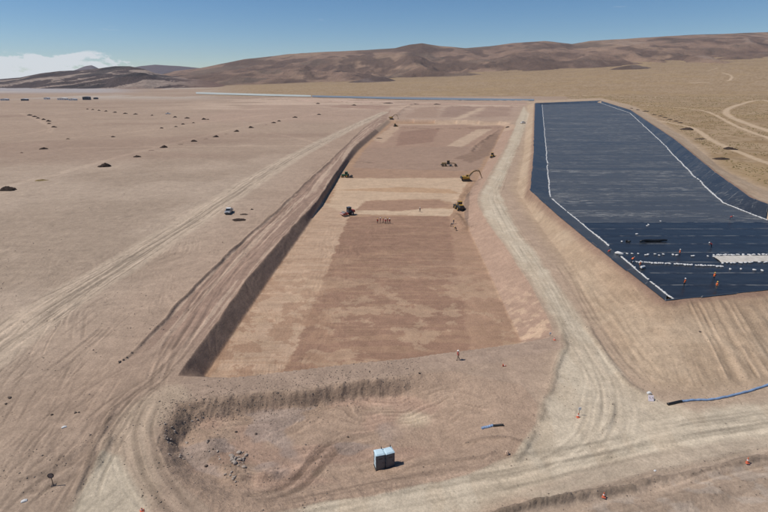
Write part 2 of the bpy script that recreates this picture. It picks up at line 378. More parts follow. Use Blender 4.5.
    z = np.where(inpit, z * (1 - f) + f * PIT_Z * 1.0 + f * ((n2 - .5) * .06), z)
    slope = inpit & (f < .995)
    paint(slope * 1.0, A(146, 124, 109))  # left bank's shade deepened in the soil colour
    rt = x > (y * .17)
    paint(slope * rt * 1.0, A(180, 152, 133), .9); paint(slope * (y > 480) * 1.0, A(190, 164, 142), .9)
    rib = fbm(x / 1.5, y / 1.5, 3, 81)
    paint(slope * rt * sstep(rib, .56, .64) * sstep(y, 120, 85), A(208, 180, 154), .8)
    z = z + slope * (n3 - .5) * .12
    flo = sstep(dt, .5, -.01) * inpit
    paint(flo, A(178, 147, 122))
    for P, c, soft in PATCH:
        w = fbm(x / 7, y / 2.0, 6, 91, .68) - .5
        dpz = sdpoly(GP(P, PZ), x + w * soft * 2, y + w * soft * 2)
        paint(flo * sstep(dpz, soft * .22, -soft * .22), A(*c))
    strk = fbm(x / 14, y / .9, 5, 92, .62); strk2 = fbm(x / 6, y / 5, 6, 93, .66)
    m = flo * sstep(strk, .52, .60) * sstep(y, 260, 120)
    paint(m, A(176, 145, 120), .5)
    m = flo * sstep(strk2, .52, .57) * sstep(y, 150, 95)
    paint(m, A(195, 168, 142), .5)
    # mottling: sand showing through in the near-left corner
    paint(flo * sstep(fbm(x / 4, y / 3.5, 6, 94, .66), .50, .545) * sstep(y, 150, 95) * sstep(x + .10 * y, 2, -4), A(168, 136, 113), .7)
    # --- sunken bay in front of the pond
    bx = x + wx * 1.3; by = y + wy * 1.3
    bc = np.maximum(-sdpoly(BAS_CREST, bx, by), 0); bt = np.maximum(sdpoly(BAS_TOE, bx, by), 0)
    f = np.where(bc > 0, bc / (bc + bt + 1e-6), 0); f = f * f * (3 - 2 * f)
    f_b = f
    rough = np.where((bc > 0) & (f < .97), 1.0, .16) * (bc > 0) * np.where(f < .97, sstep(x, 10, -2) * (.25 + .75 * sstep(y, 51, 57)) + .12, 1)
    z = z + f * BAS_Z + rough * ((fbm(x / 1.1, y / 1.1, 4, 101) - .5) * .75 + (n3 - .5) * .3)
    paint(sstep(bc, 0, .5), A(183, 158, 138))
    paint(sstep(bc, 0, .8) * sstep(f, .98, .7) * sstep(x, 8, -2) * sstep(y, 52, 58), A(160, 138, 120), .95)
    paint(sstep(f, .7, 1) * sstep(fbm(x / 6, y / 3, 3, 102), .42, .6), A(186, 157, 138), .9)
    paint(sstep(f, .9, 1) * sstep(fbm(x / 8, y / 5, 3, 103), .56, .64) * sstep(x, 4, -2), A(178, 160, 149), .7)
    e2 = (x - G(415, 412, -1)[0]) / 3.2; e3 = (y - G(415, 412, -1)[1]) / 3.4
    paint(sstep(np.sqrt(e2 ** 2 + e3 ** 2) + wx * 1.5, 1.1, .3), A(208, 189, 164), .8)
    # front causeway grey
    cw = sdpoly(GP([(180, 379), (300, 361), (450, 349), (560, 336), (562, 350), (450, 369), (300, 386), (190, 397)], 0), x + wx * 1.2, y + wy * 1.2)
    paint(sstep(cw, .8, -.8) , A(174, 152, 135), .9)
    # --- the lined pond: embankment, inner slopes, floor
    do = np.maximum(-dl_t, 0); dcr = np.maximum(sdpoly(LIN_CREST, x, y) - .9, 0)
    f = np.where(do > 0, do / (do + dcr + 1e-6), 0)
    ze = CREST_Z * f
    di = np.maximum(-sdpoly(LIN_CREST, x, y), 0); df = np.maximum(dl_f, 0)
    g = np.where(di > 0, di / (di + df + 1e-6), 0)
    ze = ze - (CREST_Z - LFLOOR_Z) * g
    k = sstep(do, 0, 3)
    z = np.where(do > 0, z * (1 - k * .75) + ze, z)
    inl = di > .3
    z = np.where(di > 0, ze - .15 - .35 * sstep(di, .2, 1.2), z)
    z = z + (do > 0) * (di <= 0) * ((fbm(x / 2.2, y / 2.2, 4, 111) - .5) * .5 * sstep(dl_c, 0, 2.5))
    # --- drag and scrape marks that follow the traffic
    strm = np.zeros(x.shape); wsum = np.zeros(x.shape)
    def flow(m, al, ac, amp, seed, ln=9.0, wd=.42):
        ii = np.where(m > .02)[0]
        if not len(ii): return
        a_, c_ = al[ii], ac[ii]
        q = (fbm(a_ / ln, c_ / (wd * .75), 3, seed) - .5) * 2.6 * (.35 + 1.3 * sstep(fbm(a_ / 22, c_ / 6, 2, seed + 7), .35, .65))
        strm[ii] = strm[ii] * (1 - m[ii]) + q * amp * m[ii]
    def direc(p, q, wp=5.0):
        d = np.array(G(*q)) - np.array(G(*p)); d /= np.hypot(*d); w = (fbm(x / 16, y / 16, 2, 700) - .5) * wp
        return x * d[0] + y * d[1], -x * d[1] + y * d[0] + w
    al, ac = direc((0, 420), (150, 290), 8.0); pm_ = sstep(fbm(x / 13, y / 18, 3, 705), .40, .60)
    flow(sstep(y, 330, 120) * sstep(x, 10, -12) * (.25 + .65 * pm_), al, ac, .55, 710, 3.2, .42)
    al, ac = direc((20, 400), (90, 300), 9.0); flow(sstep(y, 200, 110) * sstep(x, 0, -12) * (1 - pm_) * .7, al, ac, .5, 716, 2.4, .45)
    al, ac = direc((160, 390), (300, 210)); flow(sstep(db, .5, -1) * (dpit > .5), al, ac, .6, 711, 18, .6)
    al, ac = direc((200, 388), (500, 352)); flow(sstep(cw, 1, -1), al, ac, .7, 712)
    al, ac = direc((690, 315), (740, 385), 1.0); flow(sstep(dl_t, 0, -2) * sstep(dl_c, 1, 3) * sstep(x - .55 * y, 2, 9) * sstep(y, 100, 92), al, ac * .8, 1.25, 713, 16, .55)
    al, ac = direc((560, 255), (640, 350)); flow(sstep(dl_t, 1, -3) * sstep(dl_c, 1, 4) * sstep(x - .55 * y, 8, 0) * sstep(y, 330, 200), al, ac, .6, 714, 7, .6)
    al, ac = direc((300, 470), (520, 440)); flow(sstep(bc, .5, 2.0) * sstep(f_b, .15, .5) * (1 - .7 * rough), al, ac * 1.0 + (fbm(x / 7, y / 7, 2, 720) - .5) * 7, 1.1, 715, 7, .45)
    for k_, (pp, W_, am_) in enumerate((([(150, 398), (128, 430), (134, 470), (165, 505), (230, 522), (330, 503), (440, 482), (540, 462), (640, 444), (790, 420)], 7.5, .30), ([(527, 112), (519, 140), (500, 185), (500, 205), (522, 246), (553, 296), (580, 345), (600, 385), (600, 425), (560, 462), (470, 486)], 6.5, .28), (LROAD_PX, 7.0, .9))):
        P_ = smoothline(GP(pp, 0), 4); dd, aa, _ = linedist(P_, x, y)
        flow(sstep(np.abs(dd), W_, W_ * .6) * (di <= 0) * (1 - inpit) * (.3 if k_ == 2 else .95), aa, dd, am_, 730 + k_, 14, .5)
    al, ac = direc((480, 520), (768, 455)); flow(sstep(fr, 1, -.6) , al, ac, 1.0, 740, 16, .45)
    sfade = sstep(y, 420, 160)
    z = z + strm * .075 * sfade; col *= np.clip(1 + strm * .20 * sfade, .6, 1.3)[:, None]
    # --- windrows
    for P, w, h, tone, sd in RIDGES:
        mg = w * 4
        ii = np.where((x > P[:, 0].min() - mg) & (x < P[:, 0].max() + mg) & (y > P[:, 1].min() - mg) & (y < P[:, 1].max() + mg))[0]
        if not len(ii): continue
        xs, ys = x[ii], y[ii]
        d, a, ln = linedist(P, xs + wx[ii] * w * 2.4, ys + wy[ii] * w * 2.4)
        cl_ = fbm(xs / .7, ys / .7, 4, 121, .65)
        am = np.clip(.35 + 1.3 * fbm(a / 6, a * 0, 3, 122 + int(w * 100)), 0, 1.2) * sstep(a, -.01, 2) * sstep(ln - a, -.01, 2)
        prof = np.exp(-(d / w) ** 2) * am
        z[ii] += prof * h * (.55 + .9 * cl_)
        mk = sstep(prof * (.2 + 1.5 * cl_), .30, .60)[:, None]
        col[ii] = col[ii] * (1 - mk * (1 - tone))
    for P_, c_ in (([(404, 118), (418, 108), (440, 106.5), (436, 118)], (170, 144, 126)), ([(440, 117), (446, 107), (480, 106.5), (470, 117)], (160, 135, 120)), ([(474, 117), (488, 107), (512, 107), (508, 117)], (166, 140, 124)), ([(452, 119), (480, 108), (486, 108), (462, 119)], (206, 182, 158)), ([(398, 120.4), (512, 120.6), (513, 122.6), (398, 122.2)], (204, 178, 154)), ([(400, 105.5), (520, 105.8), (521, 106.8), (400, 106.4)], (204, 178, 156)), ([(300, 100), (395, 102), (395, 103.4), (300, 101.2)], (206, 178, 160)), ([(405, 103), (530, 103), (528, 104.6), (405, 104.4)], (188, 158, 140)), ([(340, 104.5), (392, 106), (384, 110), (330, 107)], (168, 140, 124))):
        w = fbm(x / 40, y / 14, 3, 95) - .5
        paint(sstep(sdpoly(GP(P_, 0), x + w * 22, y + w * 40), 4, -4) * (.55 + .6 * fbm(x / 12, y / 30, 3, 96)), A(*c_), .9)
    # --- tyre ruts
    zr_ = np.zeros(x.shape); zl_ = np.zeros(x.shape); ct_ = np.ones(x.shape)
    for P, gg, rut, dep, tone, stn, brk in TRACKS:
        mg = gg + 2
        ii = np.where((x > P[:, 0].min() - mg) & (x < P[:, 0].max() + mg) & (y > P[:, 1].min() - mg) & (y < P[:, 1].max() + mg) & (di <= 0))[0]
        if not len(ii): continue
        xs, ys = x[ii], y[ii]
        d, a, ln = linedist(P, xs, ys)
        sel = np.abs(d) < gg + 1.5
        ii = ii[sel]; d = d[sel]; a = a[sel]; xs = xs[sel]; ys = ys[sel]
        if not len(ii): continue
        sd = int(P[0, 0] * 7) % 997
        am = sstep(fbm(a / 9, d * .25, 3, sd), brk - .12, brk + .12) * sstep(a, 0, 5) * sstep(ln - a, 0, 5) * stn
        d = d + (fbm(a / 14, a * 0, 2, sd + 5) - .5) * 1.2; e = np.abs(np.abs(d) - gg / 2)
        g0 = sstep(e, rut * 1.15, rut * .45) * am; lip = np.exp(-((e - rut * 1.6) / (rut * .6)) ** 2) * am
        zr_[ii] = np.maximum(zr_[ii], g0 * dep); zl_[ii] = np.maximum(zl_[ii], lip * dep * .5)
        ct_[ii] = ct_[ii] * (1 - np.clip(g0, 0, 1) * .95 * (1 - tone))
    z += zl_ - zr_; col *= np.clip(ct_, .60, 1.14)[:, None]
    # fine mottling of the soil itself
    mm = 1 + (n2 - .5) * .22 + (n1 - .5) * .14 + (n3 - .5) * .16 * near
    col *= mm[:, None]
    rg_ = np.clip(np.where(bc > 0, .9, .45) + rough * .4, 0, 1)
    return z, col, rg_, fan

# ------------------------------------------------------------------ ground sheet
AP = 20.0
def seq(a, b, r):
    o = [a]
    while o[-1] < b: o.append(o[-1] * r)
    return o
rows = seq(58.0, 175.0, 1.0028); rows = rows + seq(rows[-1] * 1.0048, 480.0, 1.0048); rows = rows + seq(rows[-1] * 1.0095, 3700.0, 1.0095)
rows = np.array([20.0, 30.0, 38.0, 46.0, 51.0, 55.0] + rows)
us = np.concatenate([np.linspace(-1.5, -.84, 40, endpoint=False), np.linspace(-.84, -.6, 96, endpoint=False), np.linspace(-.6, .6, 780, endpoint=False), np.linspace(.6, .84, 96, endpoint=False), np.linspace(.84, 1.5, 40)])
U, RR = np.meshgrid(us, rows)
GX = (U * RR); GY = RR - AP
gz_, gc_, gr_, gf_ = terrain(GX.ravel(), GY.ravel())
GZ = gz_.reshape(GX.shape)
def grid_mesh(name, X, Y, Z, colr=None, extra=None):
    nr, nc = X.shape
    me = bpy.data.meshes.new(name)
    co = np.stack([X.ravel(), Y.ravel(), Z.ravel()], 1).astype(np.float32)
    me.vertices.add(nr * nc); me.vertices.foreach_set('co', co.ravel())
    idx = np.arange(nr * nc, dtype=np.int32).reshape(nr, nc)
    q = np.stack([idx[:-1, :-1], idx[:-1, 1:], idx[1:, 1:], idx[1:, :-1]], -1).reshape(-1, 4)
    me.loops.add(q.size); me.loops.foreach_set('vertex_index', q.ravel())
    me.polygons.add(len(q)); me.polygons.foreach_set('loop_start', np.arange(0, q.size, 4, dtype=np.int32))
    me.update(calc_edges=True); me.validate()
    me.polygons.foreach_set('use_smooth', np.ones(len(q), bool))
    if colr is not None:
        at = me.attributes.new('soil', 'FLOAT_COLOR', 'POINT')
        at.data.foreach_set('color', np.concatenate([colr, np.ones((len(colr), 1))], 1).astype(np.float32).ravel())
    for k, v in (extra or {}).items():
        at = me.attributes.new(k, 'FLOAT', 'POINT'); at.data.foreach_set('value', v.astype(np.float32).ravel())
    return me
def hgt(x, y):
    """height of the ground sheet at (x, y)"""
    r = y + AP; u = x / r
    i = int(np.clip(np.searchsorted(rows, r) - 1, 0, len(rows) - 2)); j = int(np.clip(np.searchsorted(us, u) - 1, 0, len(us) - 2))
    t = (r - rows[i]) / (rows[i + 1] - rows[i]); s = (u - us[j]) / (us[j + 1] - us[j])
    return float((GZ[i, j] * (1 - s) + GZ[i, j + 1] * s) * (1 - t) + (GZ[i + 1, j] * (1 - s) + GZ[i + 1, j + 1] * s) * t)
def on_ground(px, py):
    z = 0.0
    for _ in range(6):
        x, y = G(px, py, z); z = .5 * z + .5 * hgt(x, y)
    x, y = G(px, py, z)
    return x, y, hgt(x, y)

# ------------------------------------------------------------------ materials
def newmat(name):
    m = bpy.data.materials.new(name); m.use_nodes = True
    nt = m.node_tree; nt.nodes.clear()
    b = nt.nodes.new('ShaderNodeBsdfPrincipled'); o = nt.nodes.new('ShaderNodeOutputMaterial'); L(nt, b.outputs[0], o.inputs[0])
    return m, nt, b
def pmat(name, c, rough=.6, metal=0.0, var=.15, scale=3.0, spec=.5, bump=0.0):
    m, nt, b = newmat(name)
    t = nt.nodes.new('ShaderNodeTexCoord')
    n = noise(nt, t.outputs['Object'], scale, 4, .6)
    f = maprange(nt, n, .3, .7, 1 - var, 1 + var, False)
    v = nt.nodes.new('ShaderNodeVectorMath'); v.operation = 'SCALE'; v.inputs[0].default_value = c; L(nt, f, v.inputs['Scale'])
    L(nt, v.outputs[0], b.inputs['Base Color'])
    b.inputs['Roughness'].default_value = rough; b.inputs['Metallic'].default_value = metal; b.inputs['Specular IOR Level'].default_value = spec
    if bump:
        bp = nt.nodes.new('ShaderNodeBump'); bp.inputs['Strength'].default_value = bump; bp.inputs['Distance'].default_value = .1
        L(nt, n, bp.inputs['Height']); L(nt, bp.outputs[0], b.inputs['Normal'])
    return m
# soil
m, nt, b = newmat('desert_soil')
at = N(nt, 'ShaderNodeAttribute', attribute_name='soil'); ra = N(nt, 'ShaderNodeAttribute', attribute_name='rough')
geo = nt.nodes.new('ShaderNodeNewGeometry'); P = geo.outputs['Position']
n1 = noise(nt, P, .55, 5, .62); n2 = noise(nt, P, 3.0, 4, .65); n3 = noise(nt, mapping(nt, P, (.06, .5, 1)), 1.0, 4, .6)
k = maprange(nt, n1, .3, .7, .90, 1.10, False); k = mathn(nt, 'MULTIPLY', k, maprange(nt, n2, .3, .7, .84, 1.16, False)); k = mathn(nt, 'MULTIPLY', k, maprange(nt, noise(nt, P, 8.0, 3, .7), .3, .7, .86, 1.14, False)); k = mathn(nt, 'MULTIPLY', k, maprange(nt, n3, .3, .7, .95, 1.05, False))
# dark pebbles and clods too small to model
vo = nt.nodes.new('ShaderNodeTexVoronoi'); vo.inputs['Scale'].default_value = 1.5; L(nt, P, vo.inputs['Vector'])
vc = nt.nodes.new('ShaderNodeSeparateColor'); L(nt, vo.outputs['Color'], vc.inputs[0])
rad = mathn(nt, 'MULTIPLY', mathn(nt, 'SUBTRACT', vc.outputs[0], .62), .55)
peb = mathn(nt, 'MULTIPLY', maprange(nt, mathn(nt, 'SUBTRACT', vo.outputs['Distance'], rad), .02, -.02), maprange(nt, noise(nt, P, .12, 3), .42, .6))
k = mathn(nt, 'MULTIPLY', k, mathn(nt, 'SUBTRACT', 1.0, mathn(nt, 'MULTIPLY', peb, .38)))
v = nt.nodes.new('ShaderNodeVectorMath'); v.operation = 'SCALE'; L(nt, at.outputs['Color'], v.inputs[0]); L(nt, k, v.inputs['Scale'])
L(nt, v.outputs[0], b.inputs['Base Color']); b.inputs['Roughness'].default_value = .95; b.inputs['Specular IOR Level'].default_value = .15
bp = nt.nodes.new('ShaderNodeBump'); bp.inputs['Distance'].default_value = .22
L(nt, ra.outputs['Fac'], bp.inputs['Strength'])
hsum = mathn(nt, 'ADD', mathn(nt, 'MULTIPLY', noise(nt, P, 2.6, 5, .7), 1.0), mathn(nt, 'MULTIPLY', peb, .25))
L(nt, hsum, bp.inputs['Height']); L(nt, bp.outputs[0], b.inputs['Normal'])
M_SOIL = m
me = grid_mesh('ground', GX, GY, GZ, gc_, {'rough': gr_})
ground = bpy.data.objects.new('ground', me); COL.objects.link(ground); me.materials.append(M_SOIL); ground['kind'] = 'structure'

# ------------------------------------------------------------------ hills
def hill_mat(name, c1, c2, c3, sc=.0022, streak=False):
    m, nt, b = newmat(name)
    geo = nt.nodes.new('ShaderNodeNewGeometry'); P = geo.outputs['Position']
    at = N(nt, 'ShaderNodeAttribute', attribute_name='soil')
    n = noise(nt, P, sc * 6, 6, .6, .4); n2 = noise(nt, P, sc * 40, 5, .7)
    v = nt.nodes.new('ShaderNodeVectorMath'); v.operation = 'SCALE'; L(nt, at.outputs['Color'], v.inputs[0])
    L(nt, mathn(nt, 'MULTIPLY', maprange(nt, n, .3, .7, .82, 1.18, False), maprange(nt, n2, .3, .7, .85, 1.15, False)), v.inputs['Scale'])
    L(nt, v.outputs[0], b.inputs['Base Color']); b.inputs['Roughness'].default_value = .95; b.inputs['Specular IOR Level'].default_value = .1
    bp = nt.nodes.new('ShaderNodeBump'); bp.inputs['Distance'].default_value = 14; bp.inputs['Strength'].default_value = .8
    L(nt, n2, bp.inputs['Height']); L(nt, bp.outputs[0], b.inputs['Normal'])
    return m
M_HILL = hill_mat('hill_rock', 0, 0, 0)
def ridged(x, y, oct, seed):
    s = 0; a = 1; t = 0
    for o in range(oct):
        s = s + a * (1 - np.abs(2 * vnoise(x * 2 ** o + 31 * o, y * 2 ** o - 13 * o, seed + o) - 1)); t += a; a *= .5
    return s / t
def px_az(px): return (px - 384) / 512.0
def el_tan(px, py):
    """rise per metre of forward distance along the sight line"""
    yr = (256 - py) / 512.0
    return (-sp_ + yr * cp) / (cp + yr * sp_), (px - 384) / 512.0 / (cp + yr * sp_)
def build_hills(name, sky_px, Yb, Yc, Ye, gully, colour, u0, u1, nu=700, nv=150, rough=.16, prof=1.25):
    pts = [el_tan(a, b) for a, b in sky_px]
    tu = np.array([p[1] for p in pts]); tt = np.array([p[0] for p in pts])
    u = np.linspace(u0, u1, nu); Y = np.concatenate([np.linspace(Yb, Yc, int(nv * .75), endpoint=False), np.linspace(Yc, Ye, nv - int(nv * .75))])
    UU, YY = np.meshgrid(u, Y); XX = UU * YY
    crest = np.interp(UU, tu, tt) * Yc + CAM_H
    base = far_rise(XX, np.minimum(YY, 3600)) - 12
    base_b = far_rise(u * Yb, np.full(u.shape, min(Yb, 3600))) - 14
    base_b = np.broadcast_to(base_b, UU.shape)
    t = np.clip((YY - Yb) / (Yc - Yb), 0, 1)
    wob = (fbm(XX / 900, YY / 900, 3, 201) - .5) * .5
    tp = np.clip(t + wob * t * (1 - t) * 2, 0, 1) ** prof
    Z = base_b + (crest - base_b) * tp
    amp = (crest - base_b)
    gl = ridged(XX / gully, YY / (gully * 1.9), 5, 211); gs = fbm(XX / 160, YY / 160, 4, 212)
    Z += amp * rough * ((gl - .62) * 2.0 + (gs - .5) * .5) * np.clip(t * 3, 0, 1) * np.clip((1.03 - t) * 1.6, .06, 1)
    back = np.clip((YY - Yc) / (Ye - Yc), 0, 1); Z -= back ** 1.3 * amp * .8
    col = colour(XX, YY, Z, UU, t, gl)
    me = grid_mesh(name, XX, YY, Z, col.reshape(-1, 3)); me.materials.append(M_HILL)
    o = bpy.data.objects.new(name, me); COL.objects.link(o); o['kind'] = 'structure'
    return o
def lerp(a, b, m): return a * (1 - m[..., None]) + b * m[..., None]
def col_main(X, Y, Z, u, t, gl):
    c = np.ones(X.shape + (3,)) * A(154, 128, 111)
    n = fbm(X / 700, Y / 900, 4, 221)
    c = lerp(c, A(164, 138, 118), sstep(n, .42, .6))
    c = lerp(c, A(114, 93, 82), sstep(fbm(X / 520, Y / 700, 4, 222), .56, .66) * .6)
    c = lerp(c, A(100, 82, 74), sstep(fbm(X / 140, Y / 260, 4, 229), .55, .66) * .7)
    c = lerp(c, A(120, 104, 92), sstep(fbm(X / 300, Y / 300, 4, 223), .55, .66) * .7)
    c = lerp(c, A(158, 130, 104), sstep(t, .16, .02) * .9)
    # dark patches painted on the slopes, surveyed from the photograph
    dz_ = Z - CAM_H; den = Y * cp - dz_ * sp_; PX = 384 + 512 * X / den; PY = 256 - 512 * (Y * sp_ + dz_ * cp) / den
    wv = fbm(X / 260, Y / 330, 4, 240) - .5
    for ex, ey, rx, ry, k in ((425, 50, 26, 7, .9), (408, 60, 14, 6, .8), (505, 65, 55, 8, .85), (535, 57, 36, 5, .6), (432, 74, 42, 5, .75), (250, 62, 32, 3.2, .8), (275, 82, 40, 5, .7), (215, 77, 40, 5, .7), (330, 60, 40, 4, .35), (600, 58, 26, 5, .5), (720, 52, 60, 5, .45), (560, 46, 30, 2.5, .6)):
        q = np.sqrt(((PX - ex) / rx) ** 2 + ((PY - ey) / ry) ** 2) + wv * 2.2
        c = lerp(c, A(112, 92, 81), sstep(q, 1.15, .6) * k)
    c = lerp(c, A(172, 152, 138), (sstep(gl, .80, .88) * sstep(u, .3, .5)) * .5)
    return c
MAIN = [(120, 86), (150, 77), (175, 71), (200, 68), (225, 63), (245, 59), (256, 58), (290, 54), (330, 51.5), (365, 50), (395, 48), (410, 44.5), (422, 43), (440, 46), (465, 48), (490, 46), (512, 43), (545, 41), (572, 44), (590, 41), (630, 38.5), (665, 36), (700, 34.5), (740, 33), (768, 32), (820, 30), (900, 33), (1000, 40)]
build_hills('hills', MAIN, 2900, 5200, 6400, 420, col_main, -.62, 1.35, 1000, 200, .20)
def knoll(name, px0, px1, pxs, pys, pyb, Yk, depth, tone, seed):
    """low dark outlying hill: its own height field"""
    rise, uc = el_tan(pxs, pys); zt = rise * Yk + CAM_H
    w = (px1 - px0) / 512.0 * Yk * .5; xc = uc * Yk + ((px0 + px1) / 2 - pxs) / 512.0 * Yk * .3
    zb = (el_tan(pxs, pyb)[0]) * (Yk - depth * .7) + CAM_H - 6
    gx = np.linspace(-1.25, 1.25, 150); gy = np.linspace(-1.25, 1.25, 70)
    XX, YY = np.meshgrid(gx, gy)
    X = xc + XX * w; Y = Yk + YY * depth
    r = np.sqrt(XX ** 2 + YY ** 2) + (fbm(X / 90, Y / 90, 3, seed) - .5) * .25
    h = np.where(r < 1, .5 + .5 * np.cos(np.pi * np.clip(r, 0, 1)), -.3 * np.clip(r - 1, 0, 1)) ** 1.0; h = np.where(h > 0, np.abs(h) ** .8, h)
    Z = zb + (zt - zb) * h * (1 + (ridged(X / 120, Y / 120, 4, seed + 1) - .6) * .35)
    Z = np.where(r > 1.02, zb - 25, Z)
    c = np.ones(X.shape + (3,)) * A(*tone); c = lerp(c, A(*[min(255, t + 34) for t in tone]), sstep(fbm(X / 110, Y / 110, 3, seed + 2), .5, .65) * .6)
    me = grid_mesh(name, X, Y, Z, c.reshape(-1, 3)); me.materials.append(M_HILL)
    o = bpy.data.objects.new(name, me); COL.objects.link(o); o['kind'] = 'structure'
knoll('hill', 590, 668, 635, 65.5, 72.5, 3050, 150, (108, 90, 80), 301)
knoll('hill', 338, 404, 378, 77, 82.5, 2950, 150, (104, 88, 82), 303)
def col_rock(X, Y, Z, u, t, gl):
    s = fbm((X + Y * .3) / 420, (Z - .17 * X + (fbm(X / 160, Y / 160, 3, 233) - .5) * 60) / 16, 5, 231, .6)
    c = np.ones(X.shape + (3,)) * A(96, 84, 82)
    c = lerp(c, A(178, 160, 148), sstep(s, .49, .54) * .95)
    c = lerp(c, A(66, 62, 64), sstep(fbm(X / 200, (Z - .17 * X) / 40, 5, 232), .50, .60) * .8)
    c = lerp(c, A(150, 124, 110), sstep(t, .2, .0) * .9)
    c = lerp(c, A(138, 112, 100), sstep(u, -.42, -.3))
    return c
ROCK = [(-260, 66), (-120, 72), (-40, 80), (0, 79), (20, 77.5), (40, 73.5), (60, 71), (80, 70), (100, 68), (115, 66), (130, 66), (145, 69), (155, 73), (170, 76), (200, 80), (235, 86), (260, 92)]
build_hills('rocky_hill', ROCK, 2150, 3300, 4000, 300, col_rock, -1.35, -.24, 620, 150, .36, 1.0)
def col_far(X, Y, Z, u, t, gl): return np.ones(X.shape + (3,)) * A(112, 100, 104)
FAR = [(-300, 74), (-100, 76), (20, 80), (60, 73), (75, 70), (85, 66), (92, 65), (100, 69), (115, 71), (140, 66), (155, 64.5), (180, 66), (200, 68), (230, 66), (300, 70), (400, 74)]
build_hills('far_mountains', FAR, 7600, 9000, 9900, 600, col_far, -1.35, .1, 300, 60, .12)

# ------------------------------------------------------------------ helpers: things and parts
def tag(o, label=None, cat=None, group=None, kind=None):
    if label: o['label'] = label
    if cat: o['category'] = cat
    if group: o['group'] = group
    if kind: o['kind'] = kind
    return o
def empty(name, loc=(0, 0, 0), rz=0.0, label=None, cat=None, group=None):
    o = bpy.data.objects.new(name, None); COL.objects.link(o); o.empty_display_size = .3
    o.location = loc; o.rotation_euler = (0, 0, rz); tag(o, label, cat, group); return o
class MB:
    def __init__(s): s.v = []; s.f = []
    def add(s, vs, fs, M=None):
        b = len(s.v)
        s.v += [tuple(M @ Vector(v)) if M is not None else tuple(v) for v in vs]; s.f += [tuple(b + i for i in f) for f in fs]; return s
    def box(s, c, d, M=None, top=1.0, topx=None):
        x, y, z = c; a, b, h = d[0] / 2, d[1] / 2, d[2] / 2; tx = top if topx is None else topx
        vs = [(x - a, y - b, z - h), (x + a, y - b, z - h), (x + a, y + b, z - h), (x - a, y + b, z - h),
              (x - a * tx, y - b * top, z + h), (x + a * tx, y - b * top, z + h), (x + a * tx, y + b * top, z + h), (x - a * tx, y + b * top, z + h)]
        return s.add(vs, [(3, 2, 1, 0), (4, 5, 6, 7), (0, 1, 5, 4), (1, 2, 6, 5), (2, 3, 7, 6), (3, 0, 4, 7)], M)
    def cyl(s, p0, p1, r0, r1=None, n=14, M=None):
        r1 = r0 if r1 is None else r1; p0 = Vector(p0); p1 = Vector(p1); d = (p1 - p0).normalized()
        a = d.orthogonal().normalized(); b = d.cross(a); vs = []
        for p, r in ((p0, r0), (p1, r1)):
            for i in range(n):
                t = 2 * math.pi * i / n; vs.append(tuple(p + a * (r * math.cos(t)) + b * (r * math.sin(t))))
        fs = [(i, (i + 1) % n, n + (i + 1) % n, n + i) for i in range(n)] + [tuple(range(n))[::-1], tuple(range(n, 2 * n))]
        return s.add(vs, fs, M)
    def prism(s, prof, y0, y1, M=None):
        n = len(prof); vs = [(x, y0, z) for x, z in prof] + [(x, y1, z) for x, z in prof]
        return s.add(vs, [tuple(range(n)), tuple(range(2 * n - 1, n - 1, -1))] + [(i, n + i, n + (i + 1) % n, (i + 1) % n) for i in range(n)], M)
    def tube(s, pts, r, n=10):
        pts = [Vector(p) for p in pts]; vs = []; m = len(pts)
        for i, p in enumerate(pts):
            d = (pts[min(i + 1, m - 1)] - pts[max(i - 1, 0)]).normalized(); a = Vector((0, 0, 1)).cross(d)
            a = a.normalized() if a.length > 1e-4 else d.orthogonal().normalized(); b = d.cross(a)
            rr = r[i] if isinstance(r, (list, tuple)) else r
            for k in range(n):
                t = 2 * math.pi * k / n; vs.append(tuple(p + a * (rr * math.cos(t)) + b * (rr * math.sin(t))))
        fs = [(i * n + k, i * n + (k + 1) % n, (i + 1) * n + (k + 1) % n, (i + 1) * n + k) for i in range(m - 1) for k in range(n)]
        fs += [tuple(range(n))[::-1], tuple(range((m - 1) * n, m * n))]
        return s.add(vs, fs)
    def build(s, name, mat, parent=None, loc=None, rot=None, bevel=0.0, smooth=False):
        me = bpy.data.meshes.new(name); me.from_pydata(s.v, [], s.f)
        bm = bmesh.new(); bm.from_mesh(me); bmesh.ops.recalc_face_normals(bm, faces=bm.faces)
        if bevel: bmesh.ops.bevel(bm, geom=list(bm.edges), offset=bevel, segments=2, affect='EDGES', clamp_overlap=True)
        if smooth:
            for f in bm.faces: f.smooth = True
        bm.to_mesh(me); bm.free()
        me.materials.append(mat); o = bpy.data.objects.new(name, me); COL.objects.link(o)
        if parent: o.parent = parent
        if loc: o.location = loc
        if rot: o.rotation_euler = rot
        return o
def copy_tree(o, parent=None):
    c = o.copy(); COL.objects.link(c); c.parent = parent
    for ch in list(o.children): copy_tree(ch, c)
    return c
def mesh_obj(name, v, f, mat, parent=None, smooth=False):
    me = bpy.data.meshes.new(name); me.from_pydata(v, [], f)
    if smooth: me.polygons.foreach_set('use_smooth', [True] * len(me.polygons))
    me.materials.append(mat); o = bpy.data.objects.new(name, me); COL.objects.link(o)
    if parent: o.parent = parent
    return o

